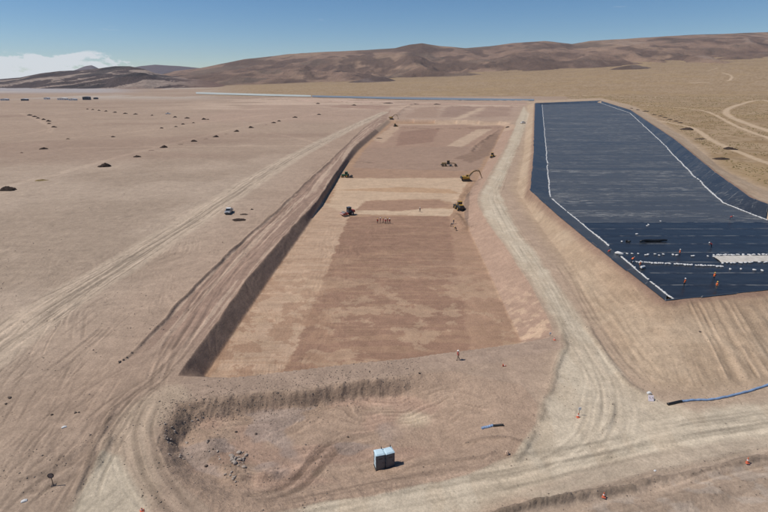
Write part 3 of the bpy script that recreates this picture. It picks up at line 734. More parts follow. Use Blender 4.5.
# paints
M_YEL = pmat('machine_yellow', (.40, .24, .04), .6, var=.3); M_DYEL = pmat('dusty_yellow', (.30, .20, .09), .75, var=.25)
M_STEEL = pmat('dark_steel', (.055, .05, .045), .65, var=.3); M_RUB = pmat('tyre_rubber', (.03, .028, .026), .85, var=.3)
M_GLS = pmat('cab_glass', (.015, .02, .025), .12, var=.1); M_WHT = pmat('white_paint', (.75, .75, .74), .4, var=.06)
M_RED = pmat('red_paint', (.36, .06, .04), .5, var=.2); M_GREEN = pmat('green_paint', (.05, .15, .07), .5, var=.2)
M_TRACK = pmat('track_steel', (.07, .06, .05), .7, var=.3); M_BARE = pmat('worn_steel', (.30, .27, .24), .4, .6, var=.2)
M_GREY = pmat('silver_paint', (.26, .265, .28), .4, .3, var=.08); M_LAMP = pmat('lamp_glass', (.8, .8, .75), .2, var=.05); M_TAIL = pmat('tail_lamp', (.4, .02, .02), .3)

# ------------------------------------------------------------------ far evaporation ponds, camp
def sheet(name, top, bot, z, mat):
    T = smoothline(GP(top, z)); B = smoothline(GP(bot, z)); n = len(T)
    v = [(p[0], p[1], z) for p in T] + [(p[0], p[1], z) for p in B]
    o = mesh_obj(name, v, [(i, i + 1, n + i + 1, n + i) for i in range(n - 1)], mat); o['kind'] = 'structure'; return o
mw, nt, b = newmat('brine'); b.inputs['Base Color'].default_value = (.20, .22, .24, 1); b.inputs['Roughness'].default_value = .5; b.inputs['Specular IOR Level'].default_value = .25
ms = pmat('salt_crust', (.44, .46, .42), .7, var=.12, scale=.02)
sheet('water', [(312, 95.2), (390, 96.9), (460, 97.9), (534, 98.9)], [(312, 96.8), (390, 98.8), (460, 99.9), (534, 100.6)], .75, mw)
sheet('salt_flat', [(196, 92.0), (250, 93.4), (311, 95.1)], [(196, 93.6), (250, 95.3), (311, 96.6)], .8, ms)
def shed(px, py, w, d, h, wall, roofm, label, wins=4, rz=0.0):
    x, y, z = on_ground(px, py)
    t = empty('camp_building', (x, y, z - .15), rz, label, 'building')
    MB().box((0, 0, h / 2), (w, d, h)).build('wall', wall, t)
    MB().prism([(-w / 2 - .4, h), (w / 2 + .4, h), (w / 2 + .4, h + .15), (0, h + w * 0 + 1.1), (-w / 2 - .4, h + .15)], -d / 2 - .4, d / 2 + .4).build('roof', roofm, t)
    for i in range(wins): MB().box((-w / 2 + (i + .7) * w / (wins + .4), -d / 2 - .03, h * .58), (w * .09, .08, h * .3)).build('window', M_GLS, t)
    MB().box((w / 2 - .9, -d / 2 - .04, 1.05), (1, .1, 2.1)).build('door', M_STEEL, t)
M_SLATE = pmat('dark_sheeting', (.07, .08, .10), .5, var=.1); M_PREF = pmat('prefab_white', (.72, .72, .70), .5, var=.05); M_TIN = pmat('tin_roof', (.55, .56, .57), .45, .3, var=.1)
shed(63, 99.8, 19, 9, 3.4, M_PREF, M_PREF, 'long white prefab building in the far camp below the rocky hill')
shed(73, 100.3, 15, 8, 3.2, M_PREF, M_TIN, 'shorter white prefab building with grey roof in the far camp', 3)
shed(87, 99.8, 13, 10, 6.0, M_SLATE, M_SLATE, 'tall dark shed at the end of the far camp', 3)
shed(47, 99.2, 10, 7, 3.2, M_PREF, M_TIN, 'small pale prefab hut standing alone beside the far camp', 2)
shed(25, 100.6, 12, 7, 3.4, M_SLATE, M_TIN, 'low dark hut with grey roof beside the salt-streaked flat', 2)
shed(5, 100.4, 14, 7, 3.2, M_TIN, M_TIN, 'long grey hut at the foot of the rocky hill', 3)
shed(96, 99.2, 8, 6, 3.2, M_SLATE, M_SLATE, 'small dark hut just past the tall dark shed', 2)

# ------------------------------------------------------------------ lined evaporation pond
m, nt, b = newmat('black_liner')
geo = nt.nodes.new('ShaderNodeNewGeometry'); P = geo.outputs['Position']
va = N(nt, 'ShaderNodeAttribute', attribute_name='edge'); du = N(nt, 'ShaderNodeAttribute', attribute_name='dust')
s1 = noise(nt, mapping(nt, P, (.018, .10, .5)), 1.0, 6, .62, .5); s2 = noise(nt, mapping(nt, P, (.20, .8, 1)), 1.0, 6, .74, .6)
edge = maprange(nt, va.outputs['Fac'], .93, 1.0)
streak = mathn(nt, 'MULTIPLY', maprange(nt, s1, .42, .64), maprange(nt, s2, .46, .74))
dust = mathn(nt, 'MULTIPLY', streak, mathn(nt, 'MULTIPLY', du.outputs['Fac'], .70))
dust = mathn(nt, 'ADD', dust, mathn(nt, 'MULTIPLY', du.outputs['Fac'], .13))
dust = mathn(nt, 'ADD', dust, mathn(nt, 'MULTIPLY', edge, mathn(nt, 'MULTIPLY', maprange(nt, noise(nt, mapping(nt, P, (.3, .05, 1)), 1.0, 4), .40, .62), .40)), clamp=True)  # pale seam edges: dust plus light on the folded lips, as colour
dust = mathn(nt, 'ADD', dust, mathn(nt, 'MULTIPLY', maprange(nt, noise(nt, mapping(nt, P, (.5, 1.2, 1)), 1.0, 5, .7), .68, .78), .18), clamp=True)
L(nt, mixc(nt, dust, (.0125, .0155, .021), (.42, .42, .41)), b.inputs['Base Color'])
L(nt, maprange(nt, dust, 0, .4, .36, .7), b.inputs['Roughness']); b.inputs['Specular IOR Level'].default_value = .42
bp = nt.nodes.new('ShaderNodeBump'); bp.inputs['Strength'].default_value = .35; bp.inputs['Distance'].default_value = .08
L(nt, noise(nt, mapping(nt, P, (.35, 1.4, 1)), 1.0, 4, .6), bp.inputs['Height']); L(nt, bp.outputs[0], b.inputs['Normal'])
M_LIN = m
lx, ly = G(640, 240, LFLOOR_Z)
liner = empty('pond_liner', (lx, ly, LFLOOR_Z), 0, 'huge black plastic liner lining the right-hand evaporation pond', 'pond liner')
def panel(X, Y, Z, edge, dust):
    o_ = grid_mesh('liner_panel', X - lx, Y - ly, Z - LFLOOR_Z, None, {'edge': edge, 'dust': dust})
    o_.materials.append(M_LIN); o = bpy.data.objects.new('liner_panel', o_); COL.objects.link(o); o.parent = liner; return o
def xspan(Pg, y):
    xs = []
    for i in range(len(Pg)):
        (ax, ay), (bx, by) = Pg[i], Pg[(i + 1) % len(Pg)]
        if (ay <= y < by) or (by <= y < ay): xs.append(ax + (bx - ax) * (y - ay) / (by - ay))
    return (min(xs), max(xs)) if len(xs) > 1 else None
ymin, ymax = LIN_FLOOR[:, 1].min() + .05, LIN_FLOOR[:, 1].max() - .05
y_clean = G(680, 222, LFLOOR_Z)[1]
seams = [ymin]; yy = G(680, 300, LFLOOR_Z)[1]
while seams[-1] < ymax: seams.append(seams[-1] + 7.3 * (1 if seams[-1] < 320 else 1.6))
seams[-1] = ymax
for k in range(len(seams) - 1):
    y0, y1 = seams[k], seams[k + 1] + .18
    nx, ny = (150, 14) if y0 < 190 else ((70, 6) if y0 < 380 else (24, 3))
    vv = np.linspace(0, 1, ny); X = np.zeros((ny, nx)); Y = np.zeros((ny, nx))
    for r_, t in enumerate(vv):
        y = min(y0 + (y1 - y0) * t, ymax); sp2 = xspan(LIN_FLOOR, y) or (X[r_ - 1, 0], X[r_ - 1, -1])
        X[r_] = np.linspace(sp2[0] - .1, sp2[1] + .1, nx); Y[r_] = y
    Z = LFLOOR_Z + .02 + .035 * (vv[:, None] > .97) * 1.0 + (fbm(X / 3.2, Y / 1.6, 3, 400) - .5) * .09 + (fbm(X / 14, Y / 4, 3, 402) - .5) * .16
    dl = 1.0 if y0 > y_clean - 1 else .10
    panel(X, Y, Z, np.broadcast_to(np.maximum(vv, 1 - vv * 1.3)[:, None], X.shape), np.full(X.shape, dl * random.uniform(.8, 1.15)))
def resample(P, n):
    P = np.asarray(P); d = np.r_[0, np.cumsum(np.hypot(*(P[1:] - P[:-1]).T))]; s = np.linspace(0, d[-1], n)
    return np.stack([np.interp(s, d, P[:, 0]), np.interp(s, d, P[:, 1])], 1)
def slope(cr, fl, step, dl):
    ln = np.hypot(*(np.diff(np.asarray(cr), axis=0)).T).sum(); npn = max(2, int(ln / step)); K = 4
    C = resample(cr, npn * K + 1); F = resample(fl, npn * K + 1)
    for i in range(npn):
        sl_ = slice(i * K, i * K + K + 1); c = C[sl_]; f = F[sl_]
        d = c - f; d = d / np.maximum(np.hypot(d[:, 0], d[:, 1])[:, None], 1e-6); ext = .5 + random.uniform(0, .7)
        tt = np.linspace(0, 1, 7)
        X = np.concatenate([f[None, :, 0] * (1 - t) + c[None, :, 0] * t for t in tt] + [(c[:, 0] + d[:, 0] * ext)[None]], 0)
        Y = np.concatenate([f[None, :, 1] * (1 - t) + c[None, :, 1] * t for t in tt] + [(c[:, 1] + d[:, 1] * ext)[None]], 0)
        Z = np.concatenate([np.full((1, K + 1), LFLOOR_Z + (CREST_Z - LFLOOR_Z) * t + .07) for t in tt] + [np.full((1, K + 1), CREST_Z + .10)], 0)
        Z += (fbm(X / 1.5, Y / 1.5, 3, 410) - .5) * .14 + (i % 2) * .012
        e = np.broadcast_to(np.abs(np.linspace(-1, 1, K + 1))[None, :], X.shape)
        panel(X, Y, Z, e, np.full(X.shape, dl * random.uniform(.5, 1.2)))
LC, LF = LIN_CREST.tolist(), LIN_FLOOR.tolist()
slope(LC[0:6], LF[0:9], 8.0, .45); slope(LC[15:9:-1], LF[20:14:-1], 8.0, .55)
slope([LC[15], LC[0]], [LF[20], LF[0]], 9.0, .6); slope(LC[5:8], LF[9:12], 8.0, .15)

# white sandbags that hold the liner down
M_BAG = pmat('white_bag', (.60, .59, .57), .8, var=.22, scale=2); M_SAND = pmat('pale_sand_strip', (.50, .46, .40), .8, var=.15, scale=.8, bump=.4)
def bag_mesh(seed):
    bm = bmesh.new(); bmesh.ops.create_cube(bm, size=1); bmesh.ops.subdivide_edges(bm, edges=list(bm.edges), cuts=1, use_grid_fill=True)
    r = random.Random(seed)
    for v in bm.verts:
        l = v.co.length
        k = .5 / max(l, .01); k = 1 + (k - 1) * .55
        v.co = v.co * k + Vector([r.uniform(-.04, .04) for _ in range(3)]); v.co.x *= .72; v.co.y *= .46; v.co.z *= .30
    for f in bm.faces: f.smooth = True
    me = bpy.data.meshes.new('sandbag'); bm.to_mesh(me); bm.free(); me.materials.append(M_BAG); return me
BAGS = [bag_mesh(i) for i in range(4)]
def bag(x, y, z, rz, label, group):
    o = bpy.data.objects.new('sandbag', random.choice(BAGS)); COL.objects.link(o); o.location = (x, y, z); o.rotation_euler = (random.uniform(-.1, .1), random.uniform(-.1, .1), rz)
    s = random.uniform(.85, 1.2); o.scale = (s, s * random.uniform(.9, 1.2), s); tag(o, label, 'sandbag', group); return o
far_v, far_f = [], []
def far_bag(x, y, z, rz, s=1.0):
    c, n = math.cos(rz), math.sin(rz); b0 = len(far_v)
    for (a, b, h) in ((-.36, -.23, 0), (.36, -.23, 0), (.36, .23, 0), (-.36, .23, 0), (-.26, -.16, .26), (.26, -.16, .26), (.26, .16, .26), (-.26, .16, .26)):
        a *= s; b *= s; far_v.append((x + a * c - b * n, y + a * n + b * c, z + h * s))
    far_f.extend([tuple(b0 + i for i in f) for f in ((4, 5, 6, 7), (0, 1, 5, 4), (1, 2, 6, 5), (2, 3, 7, 6), (3, 0, 4, 7))])
def bag_line(P, near, label, group, sp=.62):
    ln = np.hypot(*(np.diff(P, axis=0)).T).sum(); Q = resample(P, int(ln / sp))
    for i in range(len(Q) - 1):
        d = Q[i + 1] - Q[i]; rz = math.atan2(d[1], d[0]) + random.uniform(-.25, .25)
        wv = (float(fbm(np.array([i / 22.0]), np.array([near * 1.0]), 3, 430)[0]) - .5) * 1.1
        if fbm(np.array([i / 5.0]), np.array([3.0 + near]), 2, 431)[0] > .74: continue
        x, y = Q[i] + np.random.uniform(-.12, .12, 2) + np.array([-d[1], d[0]]) / max(np.hypot(*d), 1e-6) * wv
        if i < near: bag(x, y, LFLOOR_Z + .13, rz, label, group)
        else: far_bag(x, y, LFLOOR_Z + .02, rz, random.uniform(.7, 1.2))
bag_line(np.array(LF[0:10])[::-1], 130, 'white sandbag in the line along the liner toe beside the haul road', 'sandbags along the liner toe by the haul road')
bag_line(np.array(LF[15:21]), 60, 'white sandbag in the line along the liner toe below the outer far slope', 'sandbags along the far-side liner toe')
def bag_row(px0, px1, n, label, group, gap=0.0, jit=.25):
    for i in range(n):
        if random.random() < gap: continue
        t = (i + random.uniform(-.3, .3)) / max(n - 1, 1)
        x, y = G(px0[0] + (px1[0] - px0[0]) * t, px0[1] + (px1[1] - px0[1]) * t, LFLOOR_Z)
        bag(x + random.uniform(-jit, jit), y + random.uniform(-jit, jit), LFLOOR_Z + .15, random.uniform(0, 3), label, group)
bag_row((634, 262.5), (723, 267), 40, 'white sandbag in the dense row across the clean liner', 'sandbags in the dense row across the liner', .1)
bag_row((628, 254.5), (712, 256.5), 16, 'white sandbag in the sparse row behind the dense row', 'sandbags in the sparse row across the liner', .25, .5)
bag_row((713, 255.5), (800, 254.5), 34, 'white sandbag along the rear edge of the pale strip', 'sandbags on the rear edge of the pale strip', 0)
bag_row((722, 263.5), (800, 262), 20, 'white sandbag along the front edge of the pale strip', 'sandbags on the front edge of the pale strip', .2)
bag_row((722, 269), (768, 271), 8, 'stray white sandbag in front of the pale strip', 'stray sandbags in front of the pale strip', .2, .5)
bag_row((624, 240), (660, 219), 5, 'lone white sandbag on the dusty far liner', 'lone sandbags on the dusty liner', 0, 2)
tag(mesh_obj('sandbags', far_v, far_f, M_BAG), 'long white lines of small sandbags along the pond toes', 'sandbags', kind='stuff')
T = GP([(712, 256.2), (800, 255.2)], LFLOOR_Z); B_ = GP([(721, 262.6), (800, 261.4)], LFLOOR_Z)
X = np.linspace(0, 1, 40)[None, :] * np.ones((9, 1)); V = np.linspace(0, 1, 9)[:, None]
ax = (T[0, 0] + (T[1, 0] - T[0, 0]) * X); bx = (B_[0, 0] + (B_[1, 0] - B_[0, 0]) * X); ay = (T[0, 1] + (T[1, 1] - T[0, 1]) * X); by = (B_[0, 1] + (B_[1, 1] - B_[0, 1]) * X)
XX = bx * (1 - V) + ax * V; YY = by * (1 - V) + ay * V; jg = (fbm(XX / .8, YY / .8, 3, 420) - .5)
YY = YY + jg * .5
me = grid_mesh('sand_strip', XX, YY, LFLOOR_Z + .10 + np.clip(jg, -.2, .5) * .25 + .10 * np.sin(math.pi * V), None); me.materials.append(M_SAND)
o = bpy.data.objects.new('sand_strip', me); COL.objects.link(o); tag(o, 'pale sand-coloured strip laid across the black liner between white sandbags', 'sand strip')
def black_roll(px0, py0, px1, py1, r, label):
    a = G(px0, py0, LFLOOR_Z); b = G(px1, py1, LFLOOR_Z)
    pts = [(a[0] + (b[0] - a[0]) * t, a[1] + (b[1] - a[1]) * t + .3 * math.sin(t * 5), LFLOOR_Z + .05 + r * (.6 + .3 * math.sin(t * 9))) for t in np.linspace(0, 1, 14)]
    tag(MB().tube(pts, [r * (.5 + .6 * math.sin(math.pi * min(max(t, .05), .95))) for t in np.linspace(0, 1, 14)], 10).build('liner_roll', M_SLATE2, smooth=True), label, 'liner roll')
M_SLATE2 = pmat('black_plastic', (.008, .009, .011), .5, var=.2)
black_roll(640, 242.3, 666, 241, .38, 'long black roll of spare liner lying on the pond floor')
black_roll(626, 242, 630, 242, .28, 'short black bundle of liner left of the long black roll')

# ------------------------------------------------------------------ people
M_SKIN = pmat('skin', (.28, .16, .11), .6, var=.05); M_DKW = pmat('dark_workwear', (.035, .035, .05), .85, var=.2); M_KHA = pmat('khaki_workwear', (.22, .17, .12), .85, var=.2)
M_ORG = pmat('orange_vest', (.85, .17, .05), .7, var=.12); M_CRIM = pmat('crimson_vest', (.40, .035, .03), .7, var=.15); M_HELM = pmat('white_helmet', (.78, .77, .74), .35, var=.03)
M_YHELM = pmat('yellow_helmet', (.75, .45, .05), .35, var=.05); M_BOOT = pmat('boots', (.03, .022, .018), .8)
def person_body(pose):
    V, E, RAD = [], [], []
    def v(p, r): V.append(p); RAD.append(r); return len(V) - 1
    bend = {'walk': .06, 'stand': .0, 'bend': .95}[pose]
    pel = (0, 0, .95 if pose != 'bend' else .86)
    def up(d, side=0.0, fwd=0.0):
        return (pel[0] + math.sin(bend) * d + math.cos(bend) * fwd, side, pel[2] + math.cos(bend) * d - math.sin(bend) * fwd)
    p0 = v(pel, .15); p1 = v(up(.2), .14); p2 = v(up(.42), .165); p3 = v(up(.50), .12); nk = v(up(.60), .06)
    hd0 = v(up(.68, 0, .01), .09); hd1 = v(up(.76, 0, .015), .105); hd2 = v(up(.84, 0, .005), .08)
    E.extend([(p0, p1), (p1, p2), (p2, p3), (p3, nk), (nk, hd0), (hd0, hd1), (hd1, hd2)])
    ns = v(up(.75, 0, .125), .018); E.append((hd1, ns))
    for s in (-1, 1):
        ear = v(up(.755, s * .105, 0), .02); E.append((hd1, ear))
        sh = v(up(.47, s * .19), .075)
        if pose == 'walk': el = v(up(.20, s * .25, s * .10), .055); wr = v(up(-.02, s * .25, s * .16 + .08), .04)
        elif pose == 'stand': el = v(up(.20, s * .26, .02), .055); wr = v(up(.02, s * .22, .16), .04)
        else: el = v((up(.4)[0] + .12, s * .22, up(.4)[2] - .25), .055); wr = v((up(.4)[0] + .22, s * .14, up(.4)[2] - .48), .04)
        E.extend([(p2, sh), (sh, el), (el, wr)])
        a = Vector(V[wr]) - Vector(V[el]); a.normalize(); pm = Vector(V[wr]) + a * .07
        pmv = v(tuple(pm), .038); E.append((wr, pmv)); side = a.cross(Vector((0, 1, 0))).normalized()
        for q, (off, ln) in enumerate(((-.03, .075), (-.01, .09), (.01, .085), (.03, .065))):
            k1 = v(tuple(pm + side * off + a * ln * .55), .010); k2 = v(tuple(pm + side * off * 1.1 + a * ln + Vector((0, -s * .015, 0))), .009); E.extend([(pmv, k1), (k1, k2)])
        th = v(tuple(Vector(V[wr]) + a * .05 + side * .055), .012); E.append((pmv, th))
        hip = v((pel[0], s * .1, pel[2] - .06), .11)
        f = {'walk': s * .24, 'stand': .02, 'bend': -.04}[pose]
        kn = v((pel[0] + f * .55 + .03, s * .11, .50), .075); an = v((pel[0] + f + (-.06 if f < 0 else 0), s * .11, .10), .05)
        bt = v((V[an][0] - .02, s * .11, .05), .055); to = v((V[an][0] + .17, s * .13, .045), .045)
        E.extend([(p0, hip), (hip, kn), (kn, an), (an, bt), (bt, to)])
    me = bpy.data.meshes.new('body'); me.from_pydata(V, E, []); o = bpy.data.objects.new('tmp_body', me); COL.objects.link(o)
    md = o.modifiers.new('skin', 'SKIN'); o.modifiers.new('sub', 'SUBSURF').levels = 1
    for i, sv in enumerate(me.skin_vertices[0].data): sv.radius = (RAD[i], RAD[i]); sv.use_root = (i == 0)
    dg = bpy.context.evaluated_depsgraph_get(); out = bpy.data.meshes.new_from_object(o.evaluated_get(dg))
    bpy.data.objects.remove(o)
    hz = V[nk]; sh_top = up(.53)
    for mt in (M_DKW, M_SKIN, M_BOOT, M_KHA): pass
    return out, up, pel, bend
def make_people():
    T = {}
    for pose in ('walk', 'stand', 'bend'):
        me, up, pel, bend = person_body(pose); me.name = 'body_' + pose
        T[pose] = (me, up, pel, bend)
    return T
PT = make_people()
def vest_mesh(up, pel, bend):
    rings = []
    for d, a, b in ((-.06, .17, .20), (.10, .165, .195), (.28, .175, .215), (.42, .17, .225), (.52, .11, .15)):
        rings.append([(pel[0] + math.sin(bend) * d + math.cos(bend) * a * math.cos(t), b * math.sin(t), pel[2] + math.cos(bend) * d - math.sin(bend) * a * math.cos(t)) for t in np.linspace(0, 2 * math.pi, 14, endpoint=False)])
    n = 14; v = [p for r in rings for p in r]
    f = [(i * n + k, i * n + (k + 1) % n, (i + 1) * n + (k + 1) % n, (i + 1) * n + k) for i in range(4) for k in range(n)] + [tuple(range(4 * n, 5 * n))]
    return v, f
def helmet_mesh(up):
    c = Vector(up(.80, 0, .01)); axis = (Vector(up(.9)) - Vector(up(.8))).normalized(); a = Vector((0, 1, 0)); b = a.cross(axis)
    v = []; n = 12
    for h, r in ((-.005, .165), (.0, .135), (.05, .125), (.09, .085), (.11, .02)):
        for t in np.linspace(0, 2 * math.pi, n, endpoint=False): v.append(tuple(c + axis * h + (a * math.cos(t) + b * math.sin(t) * (1.12)) * r))
    f = [(i * n + k, i * n + (k + 1) % n, (i + 1) * n + (k + 1) % n, (i + 1) * n + k) for i in range(4) for k in range(n)] + [tuple(range(4 * n, 5 * n))]
    return v, f
_pc = {}
def person(px, py, pose, rz, top, trous, helm, label, group=None, z=None, h=1.0):
    me, up, pel, bend = PT[pose]
    if z is None: x, y, z = on_ground(px, py)
    else: x, y = G(px, py, z)
    t = empty('person', (x, y, z + .01), rz, label, 'person', group); t.scale = (h, h, h)
    key = (pose, trous.name)
    if key not in _pc:
        mm = me.copy(); mm.materials.clear()
        for q in (trous, M_SKIN, M_BOOT): mm.materials.append(q)
        co = np.zeros(len(mm.vertices) * 3); mm.vertices.foreach_get('co', co); co = co.reshape(-1, 3)
        for p in mm.polygons:
            p.use_smooth = True; c = p.center; k = 0
            dd = (c.x - pel[0]) * math.sin(bend) + (c.z - pel[2]) * math.cos(bend)
            if dd > .56: k = 1
            elif c.z < .13: k = 2
            elif abs(c.y) > .12 and ((pose != 'bend' and dd < -.03 and dd > -.25 and (abs(c.y) > .17)) or (pose == 'bend' and c.x > pel[0] + .42 and c.z < .85)): k = 1
            p.material_index = k
        _pc[key] = mm
    o = bpy.data.objects.new('body', _pc[key]); COL.objects.link(o); o.parent = t
    mesh_obj('vest', *vest_mesh(up, pel, bend), top, t, True); mesh_obj('hard_hat', *helmet_mesh(up), helm, t, True)
    return t
person(458, 360, 'walk', R(200), M_CRIM, M_KHA, M_HELM, 'person in dark red vest and white hard hat walking along the causeway')
gr = 'crew in dark red on the pond floor'
for i, (a, b, pz, rz) in enumerate(((377.6, 223.4, 'stand', 80), (380.4, 222.6, 'stand', 190), (383.2, 222.8, 'walk', 20), (385.6, 223.6, 'stand', 250), (387.6, 222.8, 'stand', 150), (389.6, 223.4, 'walk', 300))):
    person(a, b, pz, R(rz), M_CRIM, M_DKW, M_HELM if i % 2 else M_YHELM, 'person in dark red standing in the group in the middle of the pond floor', gr)
person(420, 212, 'walk', R(170), M_DKW, M_DKW, M_HELM, 'person in dark clothes walking alone on the pale band of the pond floor')
person(453.5, 224, 'walk', R(40), M_DKW, M_DKW, M_YHELM, 'person in dark clothes standing on the spread earth behind the loader')
person(451, 226.5, 'bend', R(340), M_DKW, M_DKW, M_HELM, 'person in dark clothes bending over beside the spread earth')
person(456, 230.5, 'bend', R(200), M_DKW, M_DKW, M_YHELM, 'person in dark clothes crouching at the pit edge of the spread earth')
LZ = LFLOOR_Z + .06
person(684, 286, 'stand', R(100), M_ORG, M_DKW, M_HELM, 'person in orange vest standing alone on clean liner near its corner', z=LZ)
person(713.5, 280, 'stand', R(60), M_ORG, M_DKW, M_YHELM, 'person in orange vest and yellow helmet, rear one of the pair', z=LZ)
person(716, 289.3, 'stand', R(240), M_ORG, M_KHA, M_YHELM, 'person in orange vest and khaki trousers, front one of the pair', z=LZ)
person(679.3, 256, 'walk', R(190), M_ORG, M_DKW, M_HELM, 'person in orange vest walking along the sparse sandbag row', z=LZ)
person(631.5, 262.5, 'bend', R(20), M_ORG, M_DKW, M_HELM, 'person in orange vest bending over at the end of the dense sandbag row', z=LZ)
person(639.5, 268, 'stand', R(300), M_ORG, M_KHA, M_HELM, 'person in orange vest and khaki trousers beside the white generator', z=LZ)
person(711, 247.4, 'bend', R(170), M_CRIM, M_DKW, M_HELM, 'person in dark red kneeling over a liner seam', z=LZ)
person(730, 219.6, 'bend', R(330), M_CRIM, M_DKW, M_HELM, 'person in dark red bending over on the dusty liner by the white line', z=LZ)
x, y, z = on_ground(608.5, 257.5)
person(607.5, 256, 'bend', R(10), M_CRIM, M_KHA, M_HELM, 'person in dark red working on the embankment edge of the liner')

# ------------------------------------------------------------------ machines (local +X is forward)
def wheel(parent, x, y, z, r, w, rim=None, name='wheel'):
    o = MB().cyl((0, -w / 2, 0), (0, w / 2, 0), r, n=20).build(name, M_RUB, parent, (x, y, z), bevel=.03 if r < .5 else .06)
    MB().cyl((0, -w / 2 - .012, 0), (0, w / 2 + .012, 0), r * .52, n=14).build('rim', rim or M_GREY, o)
    return o
def crawler(parent, y, ln, h, w):
    r = h / 2; pr = [(-ln / 2 + r + r * math.cos(t), r + r * math.sin(t)) for t in np.linspace(math.pi / 2, 3 * math.pi / 2, 9)] + [(ln / 2 - r + r * math.cos(t), r + r * math.sin(t)) for t in np.linspace(-math.pi / 2, math.pi / 2, 9)]
    o = MB().prism(pr, y - w / 2, y + w / 2).build('crawler_track', M_TRACK, parent)
    g = MB()
    for i in range(int(ln / .28)):
        xx = -ln / 2 + r + i * .28
        if xx < ln / 2 - r: g.box((xx, y, h + .02), (.06, w * .98, .05)).box((xx, y, -.005), (.06, w * .98, .05))
    g.build('grousers', M_TRACK, o)
    for k in range(4): MB().cyl((-ln / 2 + r + (ln - 2 * r) * k / 3, y - w / 2 - .03, r), (-ln / 2 + r + (ln - 2 * r) * k / 3, y + w / 2 + .03, r), r * .55, n=12).build('road_wheel', M_STEEL, o)
def cab(parent, c, d, mat, roofm=None):
    x, y, z = c; a, b, h = d
    o = MB().box((x, y, z + h * .2), (a, b, h * .4)).build('cab', mat, parent, bevel=.03)
    MB().box((x, y, z + h * .66), (a * .94, b * .94, h * .53), top=.92).build('cab_window', M_GLS, o)
    for sx in (-1, 1):
        for sy in (-1, 1): MB().cyl((x + sx * a * .46, y + sy * b * .46, z + h * .38), (x + sx * a * .44, y + sy * b * .44, z + h * .95), .045, n=6).build('cab_pillar', mat, o)
    MB().box((x, y, z + h * .97), (a * 1.04, b * 1.04, h * .07)).build('cab_roof', roofm or mat, o, bevel=.03)
    return o
def beam(name, pts, w, hs, mat, parent):
    g = MB(); n = len(pts); top = []; bot = []
    for i, (x, z) in enumerate(pts):
        x0, z0 = pts[max(i - 1, 0)]; x1, z1 = pts[min(i + 1, n - 1)]; l = math.hypot(x1 - x0, z1 - z0); nx, nz = -(z1 - z0) / l, (x1 - x0) / l
        top.append((x + nx * hs[i] / 2, z + nz * hs[i] / 2)); bot.append((x - nx * hs[i] / 2, z - nz * hs[i] / 2))
    for i in range(n - 1): g.prism([top[i], top[i + 1], bot[i + 1], bot[i]], -w / 2, w / 2)
    return g.build(name, mat, parent)
def excavator(px, py, rz, label, swing=0.0):
    x, y, z = on_ground(px, py)
    t = empty('excavator', (x, y, z - .04), rz, label, 'excavator')
    for s in (-1, 1): crawler(t, s * 1.2, 4.3, .95, .6)
    MB().box((0, 0, .7), (2.2, 1.9, .6)).build('undercarriage', M_STEEL, t)
    h = MB().box((-.5, 0, 1.65), (3.6, 2.75, .9)).build('upper_body', M_YEL, t, bevel=.08)
    MB().box((-1.3, 0, 2.3), (1.9, 2.6, .45), top=.9).build('engine_cover', M_YEL, h, bevel=.05)
    MB().prism([(-2.3, 1.2), (-2.85, 1.35), (-2.95, 1.8), (-2.75, 2.35), (-2.3, 2.4)], -1.35, 1.35).build('counterweight', M_STEEL, h)
    MB().cyl((-1.5, .6, 2.5), (-1.5, .6, 3.0), .07).build('exhaust_pipe', M_STEEL, h)
    cab(t, (.65, .85, 1.2), (1.5, 1.0, 1.8), M_YEL)
    b = beam('boom', [(.7, 1.9), (1.9, 3.6), (3.2, 4.7), (4.6, 5.0), (6.1, 4.7)], .5, [.45, .62, .56, .46, .34], M_DYEL, t)
    for s in (-1, 1): MB().cyl((1.1, s * .34, 1.9), (2.9, s * .34, 4.0), .09).build('boom_cylinder', M_BARE, b)
    a = beam('stick', [(5.6, 5.3), (6.1, 4.7), (7.0, 2.7), (7.5, 1.5)], .38, [.26, .46, .34, .26], M_DYEL, t)
    MB().cyl((3.6, 0, 5.35), (5.6, 0, 5.35), .1).build('stick_cylinder', M_BARE, a)
    bk = MB(); pr = [(7.35, 1.6), (7.85, 1.35), (8.0, .8), (7.75, .3), (7.2, .05), (6.7, .2), (6.75, .35), (7.2, .3), (7.55, .5), (7.7, .85), (7.55, 1.2)]
    bk.prism(pr, -.6, .6); bk.build('bucket', M_STEEL, t)
    return t
excavator(466.5, 181, R(6), 'yellow excavator reaching its arm out to the bank beside the haul road')
excavator(391.5, 121, R(-8), 'small far-off excavator on the pit corner beyond the long dark bank')
